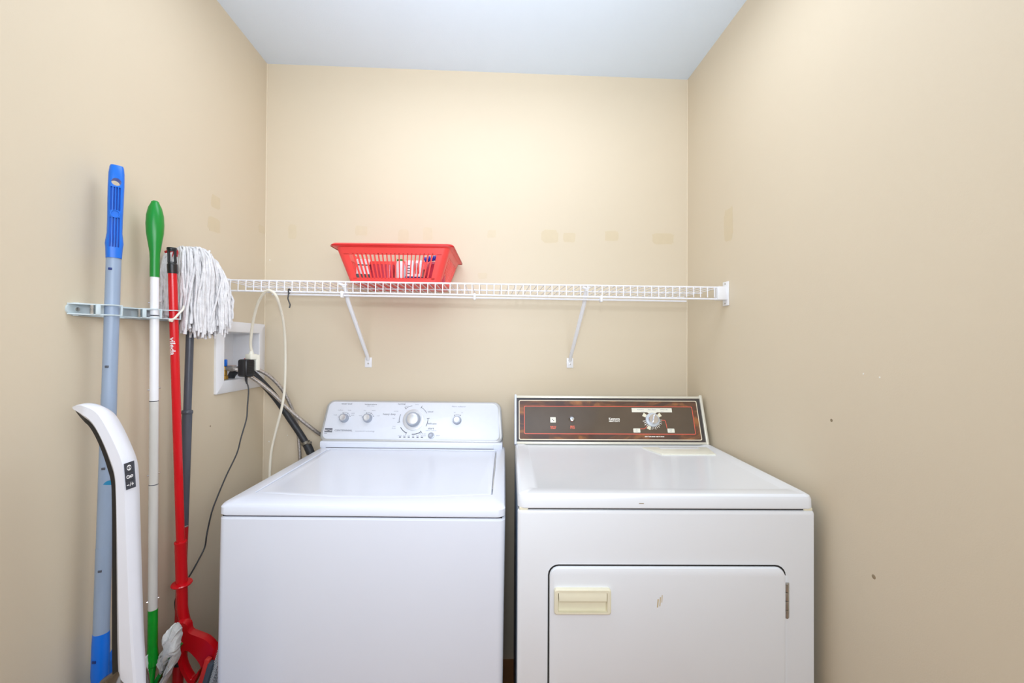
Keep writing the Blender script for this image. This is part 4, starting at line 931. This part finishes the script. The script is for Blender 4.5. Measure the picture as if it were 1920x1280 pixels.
vd = Vector((0.60, -0.80, 0)); sd = Vector((0.80, 0.60, 0))
while cnt < 560 and tries < 9000:
    tries += 1
    pts = spline(strand(rn), 3)
    ok = True
    for p in pts:
        d = p-RA(p.z); g = p-GA(p.z)
        if p.x < 0.006: p.x = 0.006
        if abs(p.z-1.374) < 0.02 and p.x < 0.018: p.x = 0.018
        if abs(d.dot(sd)) < 0.0160 and d.dot(vd) > -0.0155: ok = False; break
        if g.dot(sd) < 0.0135 and g.dot(vd) > -0.0135: ok = False; break
    if not ok: continue
    ph = rn.uniform(0, 6)
    pts = [p + Vector((rn.uniform(-0.0012, 0.0012), rn.uniform(-0.0012, 0.0012), 0)) for p in pts]
    r0 = rn.uniform(0.0030, 0.0042)
    b.tube(pts, lambda t: r0*(1+0.16*math.sin(t*46+ph)), 5); cnt += 1
o = b.build('mop_strings', M_cloth, sm, 'grubby white cotton strings', angle=80); o['kind'] = 'stuff'

# ---------------------------------------------------------------- upright floor cleaner in the foreground
vc = thing('floor_cleaner', 'white upright floor cleaner with curved handle in the left foreground', 'vacuum cleaner', (0.21, -0.90, 0.0))
VO = [(0.104, 1.1765), (0.124, 1.1830), (0.146, 1.1790), (0.164, 1.1670), (0.183, 1.1360), (0.1985, 1.1050), (0.2095, 1.0780), (0.2145, 1.0500), (0.2195, 0.9500), (0.2310, 0.7400), (0.2400, 0.6340), (0.2460, 0.5200)]
VI = [(0.108, 1.1680), (0.124, 1.1530), (0.139, 1.1410), (0.152, 1.1200), (0.165, 1.0900), (0.1755, 1.0580), (0.1825, 1.0310), (0.1845, 0.9950), (0.1860, 0.9200), (0.1880, 0.7200), (0.1905, 0.6340), (0.1960, 0.5200)]
VO = [(p.x, p.y) for p in spline([Vector(p) for p in VO], 3)]; VI = [(p.x, p.y) for p in spline([Vector(p) for p in VI], 3)]
def VP(i, f, y):
    o, n = VO[i], VI[i]
    return (n[0]+(o[0]-n[0])*f, -0.897+y, n[1]+(o[1]-n[1])*f)
def vsec(sec, name, m, lab=None, i1=None):
    b = MB(); b.loft([[VP(i, f, y*min(1, 0.45+i/9)) for f, y in sec] for i in range(0, i1 or len(VO))]); return b.build(name, m, vc, lab, angle=30)
vsec([(0.28, 0.000), (0.26, -0.0160), (0.42, -0.0215), (0.46, -0.0225), (0.90, -0.0215), (0.96, -0.018), (0.99, -0.006), (0.97, 0.002), (0.70, 0.022), (0.27, 0.024)], 'handle_shell', M_vac)
vsec([(0.0, -0.010), (0.02, -0.0155), (0.265, -0.0158), (0.30, 0.020), (0.08, 0.016)], 'handle_underside', M_black, 'black grip strip under the handle')
# button panel
ip = [i for i in range(len(VO)) if 0.985 < (VO[i][1]+VI[i][1])/2 < 1.06]
pa = [Vector(q) for q in ((0.2130, -0.9205, 1.0684), (0.2285, -0.9190, 1.0740), (0.2325, -0.9190, 1.0235), (0.2178, -0.9205, 1.0182))]
def VPn(u, v, h=0.0):      # u 0..1 across, v 0..1 down
    p = lerp(lerp(pa[0], pa[1], u), lerp(pa[3], pa[2], u), v); return p + Vector((0, -h, 0))
b = MB(); b.loft([[VPn(0, 0, -0.003), VPn(1, 0, -0.003), VPn(1, 1, -0.003), VPn(0, 1, -0.003)], [VPn(0, 0, 0.0), VPn(1, 0, 0.0), VPn(1, 1, 0.0), VPn(0, 1, 0.0)]]); pn_ = b.build('button_panel', mat('slate_button_panel', (58, 62, 72), 0.4), vc, 'dark grey panel with three white button symbols')
b = MB(); vm = lambda u, v: VPn(u, v, 0.0004)
strip2(b, [(0.55+0.22*math.cos(q), 0.20+0.085*math.sin(q)) for q in [2*PI*k/16 for k in range(17)]], 0.045, vm)
rect2(b, 0.52, 0.15, 0.60, 0.25, vm)
strip2(b, [(0.18, 0.525), (0.28, 0.485), (0.45, 0.50), (0.58, 0.53), (0.78, 0.50), (0.92, 0.515), (0.92, 0.545), (0.76, 0.575), (0.58, 0.56), (0.42, 0.585), (0.25, 0.575), (0.18, 0.525)], 0.038, vm)
rect2(b, 0.15, 0.825, 0.42, 0.855, vm); strip2(b, [(0.50, 0.90), (0.66, 0.75)], 0.04, vm); rect2(b, 0.66, 0.825, 0.94, 0.853, vm); rect2(b, 0.77, 0.77, 0.84, 0.90, vm)
b.build('button_symbols', M_white, pn_)
b = MB()
for v in (0.36, 0.68): rect2(b, 0.05, v-0.008, 0.97, v+0.008, vm)
b.build('button_gap', M_black, pn_)
b = MB(); b.loft([[(0.1605, -0.903, 1.0235), (0.1605, -0.897, 1.0235), (0.1625, -0.897, 1.0270), (0.1625, -0.903, 1.0270)], [(0.168, -0.906, 1.0240), (0.168, -0.894, 1.0240), (0.170, -0.894, 1.0315), (0.170, -0.906, 1.0315)], [(0.186, -0.906, 1.0240), (0.186, -0.894, 1.0240), (0.186, -0.894, 1.0335), (0.186, -0.906, 1.0335)]]); b.build('trigger', M_cyan, vc, 'cyan trigger under the handle')
# smoked tank with chrome latch, lower body and floor head
b = MB()
b.loft([[(cx+rx*math.cos(q), -0.895+ry*math.sin(q), z) for q in [2*PI*k/24 for k in range(24)]] for cx, rx, ry, z in ((0.205, 0.012, 0.02, 0.668), (0.200, 0.024, 0.03, 0.655), (0.196, 0.035, 0.035, 0.645), (0.193, 0.043, 0.04, 0.630), (0.190, 0.050, 0.045, 0.59), (0.190, 0.054, 0.050, 0.40), (0.190, 0.050, 0.048, 0.27))])
tk = b.build('dirt_tank', M_taupe, vc, 'smoked grey-brown tank')
b = MB(); b.tube([(0.166, -0.932, 0.615), (0.174, -0.936, 0.629), (0.186, -0.938, 0.634), (0.199, -0.938, 0.628)], 0.008, 12, 4); b.build('tank_latch', M_chrome, tk, 'chrome tank latch')
b = MB(); b.loft([plan(0.150, -0.955, 0.262, -0.835, 0.03, 0.10), plan(0.155, -0.95, 0.262, -0.84, 0.03, 0.30), plan(0.190, -0.925, 0.254, -0.87, 0.02, 0.54)]); b.build('body', M_vac, vc)
b = MB(); b.loft([plan(0.075, -1.06, 0.335, -0.82, 0.03, 0.0), plan(0.075, -1.06, 0.335, -0.82, 0.03, 0.05), plan(0.12, -1.0, 0.30, -0.83, 0.03, 0.11)]); b.build('floor_head', M_vac, vc)
